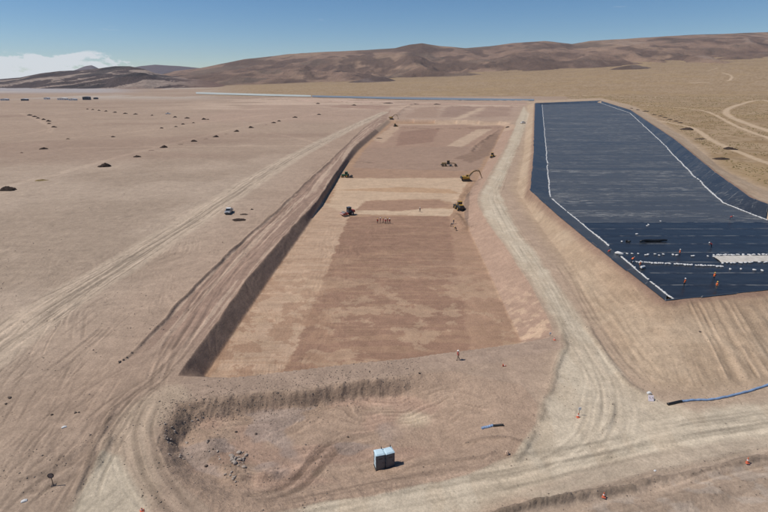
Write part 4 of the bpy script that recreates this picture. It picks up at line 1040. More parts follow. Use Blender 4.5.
def dozer(px, py, rz, label, body=None):
    body = body or M_YEL; x, y, z = on_ground(px, py)
    t = empty('bulldozer', (x, y, z - .04), rz, label, 'bulldozer')
    for s in (-1, 1): crawler(t, s * .95, 3.3, 1.0, .5)
    MB().box((.75, 0, 1.35), (1.9, 1.1, .95), top=.9).build('engine_hood', body, t, bevel=.06)
    MB().box((-.5, 0, 1.05), (2.0, 1.35, .7)).build('frame', M_STEEL, t)
    MB().box((-1.35, 0, 1.5), (.6, 1.3, .7)).build('fuel_tank', body, t, bevel=.05)
    MB().cyl((.9, .25, 1.8), (.9, .25, 2.5), .06).build('exhaust_pipe', M_STEEL, t)
    cab(t, (-.55, 0, 1.4), (1.35, 1.3, 1.75), M_STEEL, body)
    MB().prism([(2.35, .1), (2.2, .55), (2.25, 1.0), (2.45, 1.3), (2.38, 1.32), (2.12, 1.0), (2.08, .55), (2.25, .08)], -1.7, 1.7).build('blade', M_DYEL, t)
    for s in (-1, 1): MB().box((1.0, s * 1.3, .55), (2.4, .14, .22)).build('push_arm', M_DYEL, t)
    MB().box((-2.15, 0, .8), (.9, .18, .25)).box((-2.5, 0, .5), (.14, .16, .9)).build('ripper', M_STEEL, t)
    return t
dozer(492.5, 157.5, R(60), 'dark bulldozer working in the brown strip below the haul road')
dozer(395.5, 126.5, R(15), 'small bulldozer far off, in front of the far excavator')
def loader(px, py, rz, label):
    x, y, z = on_ground(px, py); t = empty('wheel_loader', (x, y, z - .03), rz, label, 'wheel loader')
    for sx in (-1.5, 1.5):
        for sy in (-1, 1): wheel(t, sx, sy * 1.05, .8, .8, .6, M_YEL)
    MB().box((-1.7, 0, 1.65), (2.4, 1.7, 1.1), top=.92).build('engine_hood', M_STEEL, t, bevel=.07)
    MB().box((-1.7, 0, 2.26), (2.0, 1.4, .1)).build('hood_top', M_YEL, t)
    MB().box((.6, 0, 1.0), (3.2, 1.1, .6)).build('frame', M_STEEL, t)
    cab(t, (-.1, 0, 1.4), (1.5, 1.5, 1.9), M_STEEL, M_YEL)
    for s in (-1, 1): beam('lift_arm', [(.9, 1.9), (2.2, 1.5), (3.2, .7)], .2, [.35, .35, .3], M_YEL, t).location = (0, s * .6, 0)
    MB().prism([(3.0, .25), (4.3, .12), (4.3, .18), (3.5, .35), (3.35, .9), (3.7, 1.4), (3.6, 1.45), (3.1, 1.0)], -1.4, 1.4).build('bucket', M_STEEL, t)
    MB().cyl((-2.2, .5, 2.2), (-2.2, .5, 2.9), .07).build('exhaust_pipe', M_STEEL, t)
    return t
loader(459.5, 209.5, R(100), 'dark wheel loader with yellow roof pushing brown earth by the pit edge')
def grader(px, py, rz, label):
    x, y, z = on_ground(px, py); t = empty('motor_grader', (x, y, z - .03), rz, label, 'motor grader')
    for sx in (-3.2, -1.6, 4.0):
        for sy in (-1, 1): wheel(t, sx, sy * 1.0, .65, .65, .45, M_DYEL)
    MB().box((-2.5, 0, 1.65), (2.9, 1.3, 1.1), top=.92).build('engine_hood', M_DYEL, t, bevel=.06)
    cab(t, (-.2, 0, 1.2), (1.5, 1.6, 2.2), M_STEEL, M_DYEL)
    beam('main_frame', [(-.8, 1.3), (.8, 1.9), (3.2, 1.75), (4.3, 1.1)], .4, [.5, .45, .4, .5], M_DYEL, t)
    MB().prism([(1.35, .08), (1.2, .4), (1.35, .75), (1.28, .76), (1.1, .4), (1.25, .06)], -2.0, 2.0).build('blade', M_BARE, t, rot=(0, 0, R(25)))
    MB().cyl((1.3, 0, .85), (1.3, 0, 1.05), .75).build('blade_circle', M_STEEL, t)
    MB().box((4.6, 0, .75), (.3, 1.9, .4)).build('front_axle', M_GREY, t)
    MB().box((-4.15, 0, 1.0), (.5, 1.8, .35)).build('rear_ripper', M_STEEL, t)
grader(448.5, 166.2, R(-4), 'long motor grader with dark cab on the grey far part of the pond floor')
def roller(px, py, rz, label, drum, body, cabm):
    x, y, z = on_ground(px, py); t = empty('soil_compactor', (x, y, z - .03), rz, label, 'compactor')
    MB().cyl((1.5, -1.05, .78), (1.5, 1.05, .78), .78, n=26).build('drum', M_BARE, t)
    f = MB().box((2.45, 0, .95), (.35, 2.5, .55)).box((.55, 0, .95), (.3, 2.5, .5)).box((1.5, 1.2, .95), (2.2, .16, .5)).box((1.5, -1.2, .95), (2.2, .16, .5)).build('drum_frame', drum, t)
    MB().box((2.64, 0, 1.05), (.05, 2.3, .22)).build('white_stripe', M_WHT, f)
    for sy in (-1, 1): wheel(t, -1.3, sy * .85, .75, .75, .55)
    MB().box((-1.9, 0, 1.45), (1.8, 1.5, .9), top=.88).build('engine_hood', body, t, bevel=.07)
    MB().box((-.2, 0, .9), (1.6, .7, .5)).build('hitch', M_STEEL, t)
    cab(t, (-.55, 0, 1.15), (1.3, 1.5, 1.9), cabm)
roller(347.8, 215.2, R(215), 'soil compactor with red and white drum frame and dark cab', M_RED, M_RED, M_SLATE)
def tractor(px, py, rz, label):
    x, y, z = on_ground(px, py); t = empty('tractor', (x, y, z - .03), rz, label, 'tractor')
    for sy in (-1, 1): wheel(t, -.9, sy * .95, .85, .85, .5, M_YEL, 'rear_wheel'); wheel(t, 1.4, sy * .8, .55, .55, .35, M_YEL, 'front_wheel')
    MB().box((1.0, 0, 1.25), (1.9, .8, .7), top=.85).build('engine_hood', M_GREEN, t, bevel=.06)
    MB().box((.2, 0, .8), (2.8, .6, .4)).build('chassis', M_STEEL, t)
    cab(t, (-.6, 0, 1.15), (1.4, 1.4, 1.65), M_GREEN)
    for sy in (-1, 1): MB().prism([(-1.8, 1.1), (-1.5, 1.75), (-.5, 1.8), (-.1, 1.3), (-.2, 1.25), (-.55, 1.68), (-1.4, 1.62), (-1.7, 1.1)], sy * .95 - .25, sy * .95 + .25).build('mudguard', M_GREEN, t)
    d = MB().box((-2.2, 0, .7), (1.2, .2, .2)).box((-2.9, 1.15, .7), (1.6, .14, .2)).box((-2.9, -1.15, .7), (1.6, .14, .2)).build('towed_frame', M_STEEL, t)
    MB().cyl((-3.0, -1.05, .6), (-3.0, 1.05, .6), .6, n=20).build('towed_roller', M_STEEL, t)
tractor(345.3, 177.2, R(172), 'green tractor towing a dark roller at the foot of the long dark bank')
def pickup(px, py, rz, label, paint, sc=1.0):
    x, y, z = on_ground(px, py); t = empty('pickup_truck', (x, y, z - .02), rz, label, 'pickup truck')
    for sx in (-1.55, 1.6):
        for sy in (-1, 1): wheel(t, sx, sy * .78, .38, .38, .26)
    b = MB().prism([(-2.6, .5), (-2.62, 1.12), (.75, 1.12), (1.0, 1.15), (2.35, 1.05), (2.6, .85), (2.62, .45), (2.0, .36), (-2.0, .36)], -.92, .92).build('body', paint, t, bevel=.06)
    c = MB().prism([(-.95, 1.10), (-.78, 1.72), (.35, 1.76), (1.15, 1.12)], -.78, .78).build('cabin_glass', M_GLS, t)
    MB().prism([(-.82, 1.70), (-.76, 1.79), (.34, 1.82), (.48, 1.73)], -.76, .76).build('roof', M_WHT, t, bevel=.03)
    for sy in (-1, 1):
        for pr in ([(-.95, 1.1), (-.78, 1.76), (-.66, 1.76), (-.82, 1.1)], [(.02, 1.1), (.02, 1.76), (.12, 1.76), (.12, 1.1)], [(1.05, 1.1), (.30, 1.78), (.40, 1.78), (1.18, 1.1)]): MB().prism(pr, sy * .775 - .02, sy * .775 + .02).build('pillar', paint, c)
        MB().box((2.58, sy * .68, .85), (.1, .35, .18)).build('headlight', M_LAMP, t); MB().box((-2.62, sy * .82, .9), (.06, .14, .3)).build('tail_light', M_TAIL, t)
        MB().box((.95, sy * 1.03, 1.15), (.12, .2, .16)).build('mirror', M_STEEL, t)
    MB().box((-1.72, 0, 1.1), (1.45, 1.5, .06)).build('load_bed', M_STEEL if sc == 1 else M_WHT, t); t.scale = (sc, sc, sc); MB().box((2.64, 0, .5), (.12, 1.8, .2)).build('front_bumper', M_STEEL, t); MB().box((-2.68, 0, .52), (.12, 1.8, .18)).build('rear_bumper', M_GREY, t)
    MB().box((2.62, 0, .82), (.06, .9, .22)).build('grille', M_STEEL, t)
lr = smoothline(GP(LROAD_PX, 0)); d_ = np.array(G(260, 178)) - np.array(G(200, 216))
pickup(229, 213, math.atan2(d_[1], d_[0]) + .12 + math.pi, 'silver pickup truck with white roof parked on the plain beside the haul road', M_GREY)
pickup(523, 123.4, R(38), 'small white pickup truck on the road at the far end of the ponds', M_WHT, 1.2)
pickup(168, 114.2, R(20), 'tiny white pickup truck far out on the plain among the mounds', M_WHT, 1.2)

# ------------------------------------------------------------------ portable toilets
M_TOI = pmat('shaded_grey_plastic', (.10, .105, .12), .5, var=.06); M_TOIR = pmat('pale_blue_plastic', (.52, .66, .72), .45, var=.05)  # wall and door grey darkened to carry the front's shade
def toilet(x, y, z, rz, label):
    t = empty('portable_toilet', (x, y, z), rz, label, 'portable toilet', 'pair of portable toilets')
    W = 1.14; H = 2.1
    MB().box((0, 0, .07), (W + .04, W + .04, .14)).build('base', M_STEEL, t)
    w = MB().box((0, .02, H / 2 + .12), (W - .08, W - .06, H)).build('walls', M_TOI, t, bevel=.03)
    for sx in (-1, 1):
        for sy in (-1, 1): MB().box((sx * (W / 2 - .05), sy * (W / 2 - .05), H / 2 + .13), (.10, .10, H)).build('corner_post', M_TOI, t)
        for k in range(3): MB().box((sx * (W / 2 - .035), 0, .55 + k * .6), (.03, W - .25, .42)).build('side_panel', M_TOIR, w)
    d = MB().box((0, -W / 2 + .01, H / 2 + .14), (W - .26, .05, H - .14)).build('door', M_TOI, t)
    MB().box((.32, -W / 2 - .03, 1.15), (.06, .05, .18)).build('handle', M_STEEL, d); MB().box((0, -W / 2 - .02, 1.75), (.5, .02, .16)).build('vent', M_STEEL, d)
    r = MB().box((0, 0, H + .17), (W + .04, W + .04, .1)).box((0, 0, H + .26), (W - .02, W - .02, .12), top=.8).build('roof', M_TOIR, t, bevel=.02)
    MB().cyl((.36, .4, H + .2), (.36, .4, H + .62), .055, n=10).build('vent_pipe', M_STEEL, t)
cx, cy, cz = on_ground(384, 468.5)
rz = R(15); ux, uy = math.cos(rz), math.sin(rz)
for s, e, lb in ((-1, 0.0, 'grey portable toilet with pale blue roof, left side facing the sun'), (1, R(7), 'grey portable toilet with pale blue roof, the one casting the shadow')):
    toilet(cx + s * ux * .60, cy + .6 + s * uy * .60, hgt(cx, cy + .6) - .02, rz + e, lb)

# ------------------------------------------------------------------ cones, signs, pipes and litter
M_CONE = pmat('orange_cone', (.62, .15, .075), .7, var=.15); M_SIGN = pmat('sign_face', (.70, .62, .64), .5, var=.1); M_SIGNB = pmat('sign_rim', (.05, .035, .03), .7); M_BLUE = pmat('blue_hose', (.20, .29, .44), .6, var=.2, scale=2); M_PIPE = pmat('black_pipe', (.012, .012, .013), .5)
def cone(px, py, label, h=.8, fallen=False):
    x, y, z = on_ground(px, py); t = empty('traffic_cone', (x, y, z), random.uniform(0, 3), label, 'traffic cone', 'orange traffic cones along the roads')
    if fallen: t.rotation_euler = (R(92), 0, R(70)); t.location.z = z + .16
    MB().box((0, 0, .03), (.42, .42, .06)).build('base', M_CONE, t, bevel=.01)
    c = MB().cyl((0, 0, .05), (0, 0, h), .16, .03, 16).build('cone', M_CONE, t)
    MB().cyl((0, 0, h * .45), (0, 0, h * .62), .112, .088, 16).build('white_band', M_WHT, c)
cone(747, 463, 'tall orange traffic cone on the windrow near the blue hose end', .85)
cone(603.5, 497, 'orange traffic cone on the windrow of dug earth along the foreground road', .65)
cone(578, 417.5, 'orange traffic cone beside the white marker in the road fork', .7)
cone(554.5, 340, 'small orange traffic cone where the causeway meets the haul road', .5)
cone(502.5, 366, 'small orange traffic cone lying on the causeway past the walking person', .6, True)
cone(142, 511, 'small orange traffic cone beside the pale road at the corner of the bay', .42)
def marker(px, py, label, h, w):
    x, y, z = on_ground(px, py); t = empty('marker_board', (x, y, z), R(10), label, 'marker')
    MB().cyl((0, 0, 0), (0, 0, h), .03, n=8).build('post', M_STEEL, t); MB().box((0, -.04, h - w * .4), (w, .04, w)).build('board', M_WHT, t)
marker(578.8, 415.5, 'small white marker board on a post in the road fork', 1.3, .42)
marker(550, 336, 'tiny white marker board at the top of the pit ramp', .7, .35)
x, y, z = on_ground(651, 401.5); t = empty('sign_board', (x, y, z), R(-8), 'white square sign board leaning among litter at the road bend', 'sign')
MB().box((0, 0, .45), (.75, .04, .85)).build('board', M_SIGN, t, rot=(R(-28), 0, 0)); MB().cyl((-.2, .4, 0), (-.2, .1, .7), .025).cyl((.2, .4, 0), (.2, .1, .7), .025).build('leg', M_STEEL, t)
x, y, z = on_ground(649, 394); tag(MB().prism([(-.3, 0), (.35, 0), (.3, .25), (.05, .34), (-.25, .2)], -.2, .25).build('white_sack', M_BAG, loc=(x, y, z), bevel=.05), 'small white sack lying behind the leaning sign board', 'sack')
# round sign with a dark rim
x, y, z = on_ground(53.5, 486); t = empty('round_sign', (x, y, z), R(12), 'round dark-rimmed sign on a thin post at the track edge', 'sign')
MB().cyl((0, 0, -.1), (0, 0, 1.5), .045, n=8).build('post', M_SIGNB, t)
pl = MB().cyl((0, -.03, 1.5), (0, -.06, 1.5), .30, n=24).build('sign_plate', pmat('weathered_plate', (.22, .17, .15), .7, var=.2), t)
ring = MB(); ring.tube([(.30 * math.cos(a), -.05, 1.5 + .30 * math.sin(a)) for a in np.linspace(0, 2 * math.pi, 25)], .045, 8); ring.build('rim', M_SIGNB, pl)
MB().box((0, .1, .02), (.5, .5, .06)).build('foot', M_SIGNB, t)
# blue lay-flat hose with a black pipe end
def groundpath(pxs, lift, k=5, z0=None):
    w = [on_ground(a, b) for a, b in pxs]; P = smoothline(np.array([(q[0], q[1]) for q in w]), k)
    return [(p[0], p[1], hgt(p[0], p[1]) + lift) for p in P]
hp = groundpath([(681, 402), (695, 400.5), (712, 400), (730, 396.5), (748, 392), (768, 385.5), (800, 377), (840, 372)], .10, 8)
t = empty('water_hose', (hp[0][0], hp[0][1], hp[0][2] - .1), 0, 'long blue flat hose with a black pipe end running over the sand', 'hose'); o0 = Vector(t.location)
MB().tube([tuple(Vector(p) - o0 + Vector((0, 0, .03 * math.sin(i * 1.3)))) for i, p in enumerate(hp)], [.17 + .02 * math.sin(i * 2.1) for i in range(len(hp))], 10).build('hose', M_BLUE, t, smooth=True)
bp_ = groundpath([(667.5, 405), (673, 403.8), (681.5, 402)], .12, 4)
MB().tube([tuple(Vector(p) - o0) for p in bp_], .20, 12).build('pipe_end', M_PIPE, t, smooth=True)
hp = groundpath([(481.5, 429), (484.5, 428), (488, 427.4), (493, 426)], .10, 5)
t = empty('hose_piece', (hp[0][0], hp[0][1], hp[0][2] - .1), 0, 'crumpled piece of blue hose with a black pipe on the bay floor', 'hose'); o0 = Vector(t.location)
MB().tube([tuple(Vector(p) - o0) for p in hp], [.14 + .07 * abs(math.sin(i * 1.7)) for i in range(len(hp))], 8).build('hose', M_BLUE, t)
bp_ = groundpath([(493, 426.3), (498, 426), (503.5, 425.8)], .13, 4); MB().tube([tuple(Vector(p) - o0) for p in bp_], .15, 12).build('pipe', M_PIPE, t, smooth=True)
x, y, z = on_ground(507, 454.5); M_BEI = pmat('beige_sack', (.62, .45, .33), .8, var=.15)
tag(MB().box((0, 0, .28), (.5, .42, .6), top=.7).build('beige_sack', M_BEI, loc=(x, y, z), rot=(0, 0, .4), bevel=.1), 'upright pale beige sack with a dark shadow at the bay rim', 'sack')
for a, b, lb in ((64, 427.5, 'flat white stone beside tracks on the plain'), (24, 501.5, 'small white stone in front of the round sign'), (655, 471, 'tiny white stone on the foreground road')):
    x, y, z = on_ground(a, b); o = MB().prism([(-.35, -.05), (.3, -.05), (.38, .08), (.1, .2), (-.3, .12)], -.2, .22).build('white_stone', M_BAG, loc=(x, y, z), rot=(0, 0, .5), bevel=.05); o.scale = (.9, .9, .9) if b < 470 or b > 480 else (.5, .5, .5); tag(o, lb, 'stone')
# generator and rolls beside the workers
x, y = G(642.5, 268.5, LFLOOR_Z); t = empty('generator', (x, y, LFLOOR_Z + .05), R(20), 'small white generator on the liner beside a worker', 'generator')
MB().box((0, 0, .35), (1.1, .6, .5)).build('housing', M_WHT, t, bevel=.05); MB().box((0, 0, .08), (1.2, .7, .1)).build('skid', M_STEEL, t); MB().box((.3, -.31, .4), (.3, .03, .25)).build('panel', M_STEEL, t)
x, y = G(615, 252, LFLOOR_Z + 1); tag(MB().tube([(0, 0, 0), (.5, -.3, .12), (1.1, -.6, .05), (1.6, -1.2, .1)], [.2, .45, .4, .2], 9).build('white_sheet', M_BAG, loc=(x, y, LFLOOR_Z + .75), smooth=True), 'crumpled white sheet lying across the sandbag line', 'sheet')

# ------------------------------------------------------------------ mounds of dark soil, rocks, clods, tussocks
M_MND = pmat('dark_brown_soil', (.05, .035, .028), .95, var=.35, scale=2.5, spec=.1, bump=.6); M_MNDY = pmat('ochre_soil', (.22, .16, .075), .95, var=.3, scale=2.5, spec=.1, bump=.6); M_MNDP = pmat('faded_soil', (.25, .175, .13), .95, var=.3, scale=2.5, spec=.1, bump=.6)
def mound_mesh(seed, mat):
    n, r_ = 28, 9; v = [(0, 0, 1.0)]; f = []
    for i in range(1, r_ + 1):
        for k in range(n):
            a = 2 * math.pi * k / n; r = i / r_
            nn = float(fbm(np.array([math.cos(a) * r * 2.2 + seed * 9.1]), np.array([math.sin(a) * r * 2.2]), 4, 500 + seed)[0]) - .5
            n2 = float(fbm(np.array([math.cos(a) * r * 6 + seed * 3.1]), np.array([math.sin(a) * r * 6]), 3, 510 + seed)[0]) - .5
            rr = r * (1 + nn * .7); z = max(0, (1 - r ** 1.5)) * (1 + nn * 1.4) + n2 * .5 * (1 - r * .6)
            v.append((rr * math.cos(a), rr * math.sin(a), z if i < r_ else -.35))
    for k in range(n): f.append((0, 1 + k, 1 + (k + 1) % n))
    for i in range(r_ - 1):
        for k in range(n): f.append((1 + i * n + k, 1 + (i + 1) * n + k, 1 + (i + 1) * n + (k + 1) % n, 1 + i * n + (k + 1) % n))
    me = bpy.data.meshes.new('mound'); me.from_pydata(v, [], f); me.materials.append(mat); return me
MND = {m_.name: [mound_mesh(i, m_) for i in range(4)] for m_ in (M_MND, M_MNDY, M_MNDP)}
def mound(px, py, wpx, label, group=None, mat=None, hf=.46, dep=.6):
    x, y, z = on_ground(px, py); D = math.sqrt(x * x * 0 + y * y + CAM_H ** 2); w = max(wpx / 512.0 * D * .62, .5)
    o = bpy.data.objects.new('soil_mound', random.choice(MND[(mat or M_MND).name])); COL.objects.link(o)
    o.location = (x, y, z); o.rotation_euler = (0, 0, random.uniform(-.25, .25) + random.choice((0, math.pi))); o.scale = (w, w * dep, min(w * hf, 1.7)); tag(o, label, 'mound', group)
g1 = 'dark mounds in the long row across the plain'; l1 = 'low dark brown mound in the long diagonal row beside the plain track'
for a, b, w in ((8, 190, 15), (105, 166.5, 11.5), (137, 157, 6.5), (164, 147.5, 7), (194, 141.5, 6.5), (216, 137, 5.5), (236.7, 131.5, 5), (251, 127.8, 5), (273.7, 123, 4), (279, 121.2, 3.6), (295, 117.5, 4), (319, 114.6, 3.5)): mound(a, b, w, l1, g1)
g2 = 'faded low mounds between the dark ones'; l2 = 'faded sandy mound between the dark ones in the diagonal row'
for a, b, w in ((151, 150.5, 6), (180, 144.3, 5), (206, 139, 4), (226, 134, 3.5), (266, 124.8, 3)): mound(a, b, w, l2, g2, M_MNDP, .2)
mound(41.5, 180.5, 10, 'low ochre-coloured mound in the diagonal row on the plain', None, M_MNDY, .22)
g3 = 'dark mounds along the short far-left track'; l3 = 'small dark mound along the short curved track on the far plain'
for a, b, w in ((29.6, 115.3, 4), (34.7, 116.8, 4), (38, 118.3, 3.5), (43.7, 119.8, 4), (48.6, 121.4, 4.5), (49, 123.8, 3.5), (54, 127.2, 4.5)): mound(a, b, w, l3, g3)
g4 = 'dark mounds in the farthest row on the plain'; l4 = 'tiny dark mound in the farthest row on the plain'
for a, b, w in ((87.5, 109.2, 2.6), (92.8, 109.8, 2.6), (99, 110.6, 2.8), (106, 111.3, 3), (115, 112.5, 3.4), (125.3, 113.7, 3.6), (135.5, 114.3, 3.6), (152, 115.5, 2.6), (175, 117.3, 4), (187, 118.3, 4.4), (204, 119.5, 4.6), (208, 119.6, 2.4)): mound(a, b, w, l4, g4)
g5 = 'dark mounds along the middle track'; l5 = 'small dark mound along the middle track of the plain'
for a, b, w in ((113, 137, 4), (68, 139, 3), (161.6, 128.3, 3.6), (176, 126.8, 3), (183, 124.3, 3.6), (193.5, 123, 2.6)): mound(a, b, w, l5, g5)
mound(44, 149.2, 7, 'dark peaked mound standing alone on the open plain'); mound(21.7, 153, 3.4, 'small faded mound standing alone on the open plain', None, M_MNDP)
mound(318, 103.8, 4, 'small dark mound before the far white salt pond'); mound(354, 105.3, 4, 'small dark mound before the far ponds, by the pit corner')
g6 = 'dark mounds beside the lined pond'; l6 = 'flat dark mound in the close-set row beside the far liner edge'
for a, b, w in ((631, 108.3, 3), (637.5, 109.9, 3.4), (645.7, 111.4, 5), (654, 114.8, 4.6), (660.5, 116.1, 4.6), (665, 117.6, 4), (670, 119.6, 4.5), (676, 121.3, 5), (680.4, 122.9, 5)): mound(a, b, w, l6, g6, None, .25, .8)
mound(687, 129.5, 11, 'broad dark mound of two heaps beside the pond road', None, None, .26, .9); mound(700, 139, 11, 'thin flat dark mound between pond edge and road', None, None, .13, .5)
mound(730, 149.2, 12, 'peaked dark mound with yellow grass beside the pale track', None, None, .26, .7); mound(721, 159, 15, 'longest flat dark mound on the sand near the liner edge', None, None, .16, .6)
mound(239, 220, 13, 'ragged dark brown heap on the plain beside the silver pickup', None, None, .20, .55); mound(244, 214.5, 8, 'small dark heap behind the ragged heap by the pickup', None, None, .16, .4); mound(252, 209.6, 3, 'tiny dark clod heap behind the silver pickup')
mound(388, 103.2, 9, 'long dark bank of soil in front of the far pond', None, None, .12, .5); mound(415, 104.2, 7, 'narrow dark soil bank in the middle before the far pond', None, None, .12, .5); mound(437, 104.4, 7, 'dark soil bank before the far pond on the works side', None, None, .14, .5)
mound(508, 127.2, 4, 'dark soil heap at the far corner of the dry pond'); mound(379, 138.2, 6, 'dark soil streak heap on the pond floor under the long bank', None, M_MND, .12, .5)
M_ROCK = pmat('pale_rock', (.36, .30, .25), .9, var=.2, spec=.2, bump=.4); M_ROCKD = pmat('dark_clod', (.12, .092, .075), .95, var=.25, spec=.1, bump=.4)
def rock_mesh(seed, mat):
    bm = bmesh.new(); bmesh.ops.create_icosphere(bm, subdivisions=2, radius=1); r = random.Random(seed); ax = [Vector((r.gauss(0, 1), r.gauss(0, 1), r.gauss(0, 1))).normalized() for _ in range(9)]; ds = [r.uniform(.55, .9) for _ in ax]
    for v in bm.verts:
        for a, d in zip(ax, ds):
            k = v.co.dot(a)
            if k > d: v.co -= a * (k - d)
        v.co.z *= .75
    me = bpy.data.meshes.new('rock'); bm.to_mesh(me); bm.free(); me.materials.append(mat); return me
RK = [rock_mesh(i, M_ROCK) for i in range(5)]; RKD = [rock_mesh(i + 20, M_ROCKD) for i in range(4)]
def rock(px, py, s, label, group, dark=False):
    x, y, z = on_ground(px, py); o = bpy.data.objects.new('rock', random.choice(RKD if dark else RK)); COL.objects.link(o); o.location = (x, y, z + s * .25)
    o.rotation_euler = (random.uniform(-.4, .4), random.uniform(-.4, .4), random.uniform(0, 6)); o.scale = (s * random.uniform(.8, 1.3), s * random.uniform(.7, 1.1), s * random.uniform(.7, 1.1)); tag(o, label, 'rock', group)
r3 = random.Random(12)
for i in range(26):
    a = 238 + r3.gauss(0, 3.6); b = 459 + r3.gauss(0, 5) ; rock(a + (459 - b) * .4, b, r3.choice((.12, .16, .2, .26, .36)), 'pale rock in the loose pile on the bay floor', 'rocks in the pile on the bay floor')
for i in range(34):
    t = r3.random(); a = 164 + 30 * r3.random(); b = 404 + 56 * t; rock(a if t > .3 else a + 20 * r3.random(), b, r3.choice((.07, .1, .13, .18)), 'pale rock on the dark end wall of the bay', 'rocks on the end wall of the bay')
for i in range(26):
    t = r3.random(); rock(206 + 32 * t + r3.gauss(0, 2), 440 + 46 * t + r3.gauss(0, 3), r3.choice((.08, .1, .14, .2)), 'rock along the earth ridge inside the bay', 'rocks along the ridge in the bay', r3.random() < .35)
CLB = iter(('largest dark clod at the lower end of the plain scarp', 'dark clod second from the end of the plain scarp', 'dark clod third from the end of the plain scarp', 'dark clod farthest up the plain scarp from its end', 'larger dark clod of the pair beside the pale road head', 'smaller dark clod of the pair beside the pale road head', 'dark clod alone on the tracked plain behind the white stone', 'larger dark clod of the pair far out on the tracked plain', 'smaller dark clod of the pair far out on the tracked plain', 'dark clod beside the earth ridge inside the bay', 'dark clod on the bay floor behind the rock pile', 'dark clod on the bay floor under the long wall', 'dark clod on the bay floor behind the portable toilets', 'dark clod on the causeway edge near the walking person', 'small dark clod on the causeway edge above the long wall', 'dark clod on the grooved outer slope of the embankment'))
for a, b, s in ((119.5, 362, .45), (123.5, 360, .3), (127, 357.5, .28), (132, 353, .3), (75.5, 413, .35), (79, 412.5, .25), (52, 415, .3), (10, 398, .4), (6, 404, .3), (206, 466, .4), (236, 432, .3), (256, 434, .3), (348, 437, .3), (419.5, 373.5, .3), (369.5, 372, .25), (700, 332, .3)):
    nl = next(CLB); rock(a, b, s * .7, nl, None, True)
# small clods and gravel along banks and tracks, far too many to count
oct_v = np.array([(1, 0, 0), (0, 1, 0), (-1, 0, 0), (0, -1, 0), (0, 0, .8), (0, 0, -.8)]); oct_f = np.array([(0, 1, 4), (1, 2, 4), (2, 3, 4), (3, 0, 4), (1, 0, 5), (2, 1, 5), (3, 2, 5), (0, 3, 5)])
def scatter(name, pts, sizes, mat, label, cat, flat=1.0):
    n = len(pts); rs = np.random.RandomState(5)
    V = oct_v[None] * (1 + rs.uniform(-.35, .35, (n, 6, 3))) ; a = rs.uniform(0, 6.28, n); c, s = np.cos(a)[:, None], np.sin(a)[:, None]
    X = V[:, :, 0] * c - V[:, :, 1] * s; Y = V[:, :, 0] * s + V[:, :, 1] * c
    W = np.stack([X, Y, V[:, :, 2] * flat], -1) * sizes[:, None, None] + np.asarray(pts)[:, None, :]
    F = (oct_f[None] + (np.arange(n) * 6)[:, None, None]).reshape(-1, 3)
    me = bpy.data.meshes.new(name); me.vertices.add(n * 6); me.vertices.foreach_set('co', W.astype(np.float32).ravel())
    me.loops.add(F.size); me.loops.foreach_set('vertex_index', F.astype(np.int32).ravel()); me.polygons.add(len(F)); me.polygons.foreach_set('loop_start', np.arange(0, F.size, 3, dtype=np.int32))
    me.update(calc_edges=True); me.materials.append(mat); o = bpy.data.objects.new(name, me); COL.objects.link(o); tag(o, label, cat, kind='stuff'); return o
rs = np.random.RandomState(8); pts = []; sz = []; M_CLOD = pmat('soil_clod', (.21, .17, .14), .95, var=.3, scale=.3, spec=.1)
def put(x, y, s):
    if 25 < y < 600 and abs(x / (y + AP)) < 1.2: pts.append((x, y, hgt(x, y) + s * .2)); sz.append(s)
for P_, w, h, tone, sd in RIDGES:
    ln = np.hypot(*(np.diff(P_, axis=0)).T).sum()
    if P_[:, 1].min() > 260: continue
    Q = resample(P_, max(2, int(ln * 4)))
    for q in Q: put(q[0] + rs.normal(0, w * .8), q[1] + rs.normal(0, w * .8), rs.choice((.03, .045, .07, .11), p=(.4, .35, .2, .05)))
for i in range(3200):
    a = rs.uniform(158, 420); b = 424 - (a - 158) * .17 + rs.normal(-8, 10); x, y = G(a, b, -1); put(x, y, rs.choice((.03, .05, .08, .12), p=(.45, .35, .15, .05)))
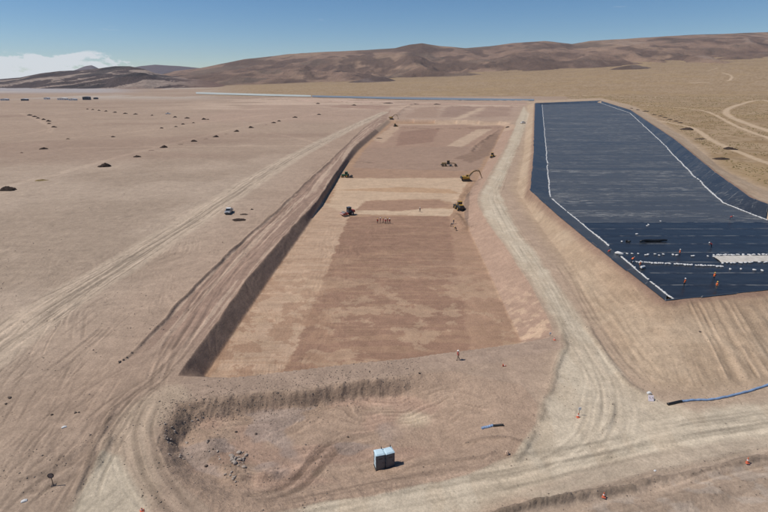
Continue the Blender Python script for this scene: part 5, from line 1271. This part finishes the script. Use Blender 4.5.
for i in range(5200):
    a = rs.uniform(-60, 330); b = 175 + 340 * rs.random() ** 1.0; 
    if fbm(np.array([a / 40.0]), np.array([b / 14.0]), 2, 77)[0] < .47: continue
    x, y = G(a, b, 0)
    if sdpoly(PIT_CREST, np.array([x]), np.array([y]))[0] > 1 and sdpoly(PALE_LL, np.array([x]), np.array([y]))[0] > 0: put(x, y, rs.choice((.035, .05, .08, .12), p=(.45, .35, .17, .03)) * (1 + y / 300))
for i in range(900):
    a = rs.uniform(560, 800); b = rs.uniform(300, 395); x, y = G(a, b, 2); put(x, y, rs.choice((.03, .045, .08), p=(.5, .35, .15)))
scatter('clods', pts, np.array(sz), M_CLOD, 'scattered small dark clods and gravel over banks and tracks', 'clods')
pts, sz = [], []
M_TUS = pmat('dry_grass', (.23, .18, .08), .9, var=.4, scale=.08, spec=.1)
for i in range(30000):
    y = 120 + 1300 * rs.random() ** 1.5; u = rs.uniform(.34, 1.0); x = u * y
    pts.append((x, y)); sz.append(rs.uniform(.16, .42) * (1 + y / 900))
q = np.array(pts); ok = (sdpoly(LIN_TOE, q[:, 0], q[:, 1]) > 6) & (fbm(q[:, 0] / 16, q[:, 1] / 16, 3, 31) > .44)
for px, w in PALE_PX[:3]:
    ok &= np.abs(linedist(smoothline(GP(px, 0)), q[:, 0], q[:, 1])[0]) > w * 1.3
q = q[ok]; s_ = np.array(sz)[ok]
scatter('dry_grass', [(a, b, hgt(a, b) + .08) for a, b in q], s_, M_TUS, 'dry yellow grass tussocks dotted over the sandy fan', 'grass', .8)

# ------------------------------------------------------------------ thin air between here and the hills
hz = MB().box((0, 4750, 215), (28000, 10600, 590)).build('haze', M_SOIL); hz.data.materials.clear()
mh = bpy.data.materials.new('haze_air'); mh.use_nodes = True; nt = mh.node_tree; nt.nodes.clear()
pv = nt.nodes.new('ShaderNodeVolumePrincipled'); pv.inputs['Density'].default_value = 2.4e-5; pv.inputs['Color'].default_value = (.80, .88, 1.0, 1); pv.inputs['Anisotropy'].default_value = 0.0
oo = nt.nodes.new('ShaderNodeOutputMaterial'); L(nt, pv.outputs[0], oo.inputs['Volume']); hz.data.materials.append(mh); tag(hz, 'thin blue air over the valley', 'haze', kind='stuff')
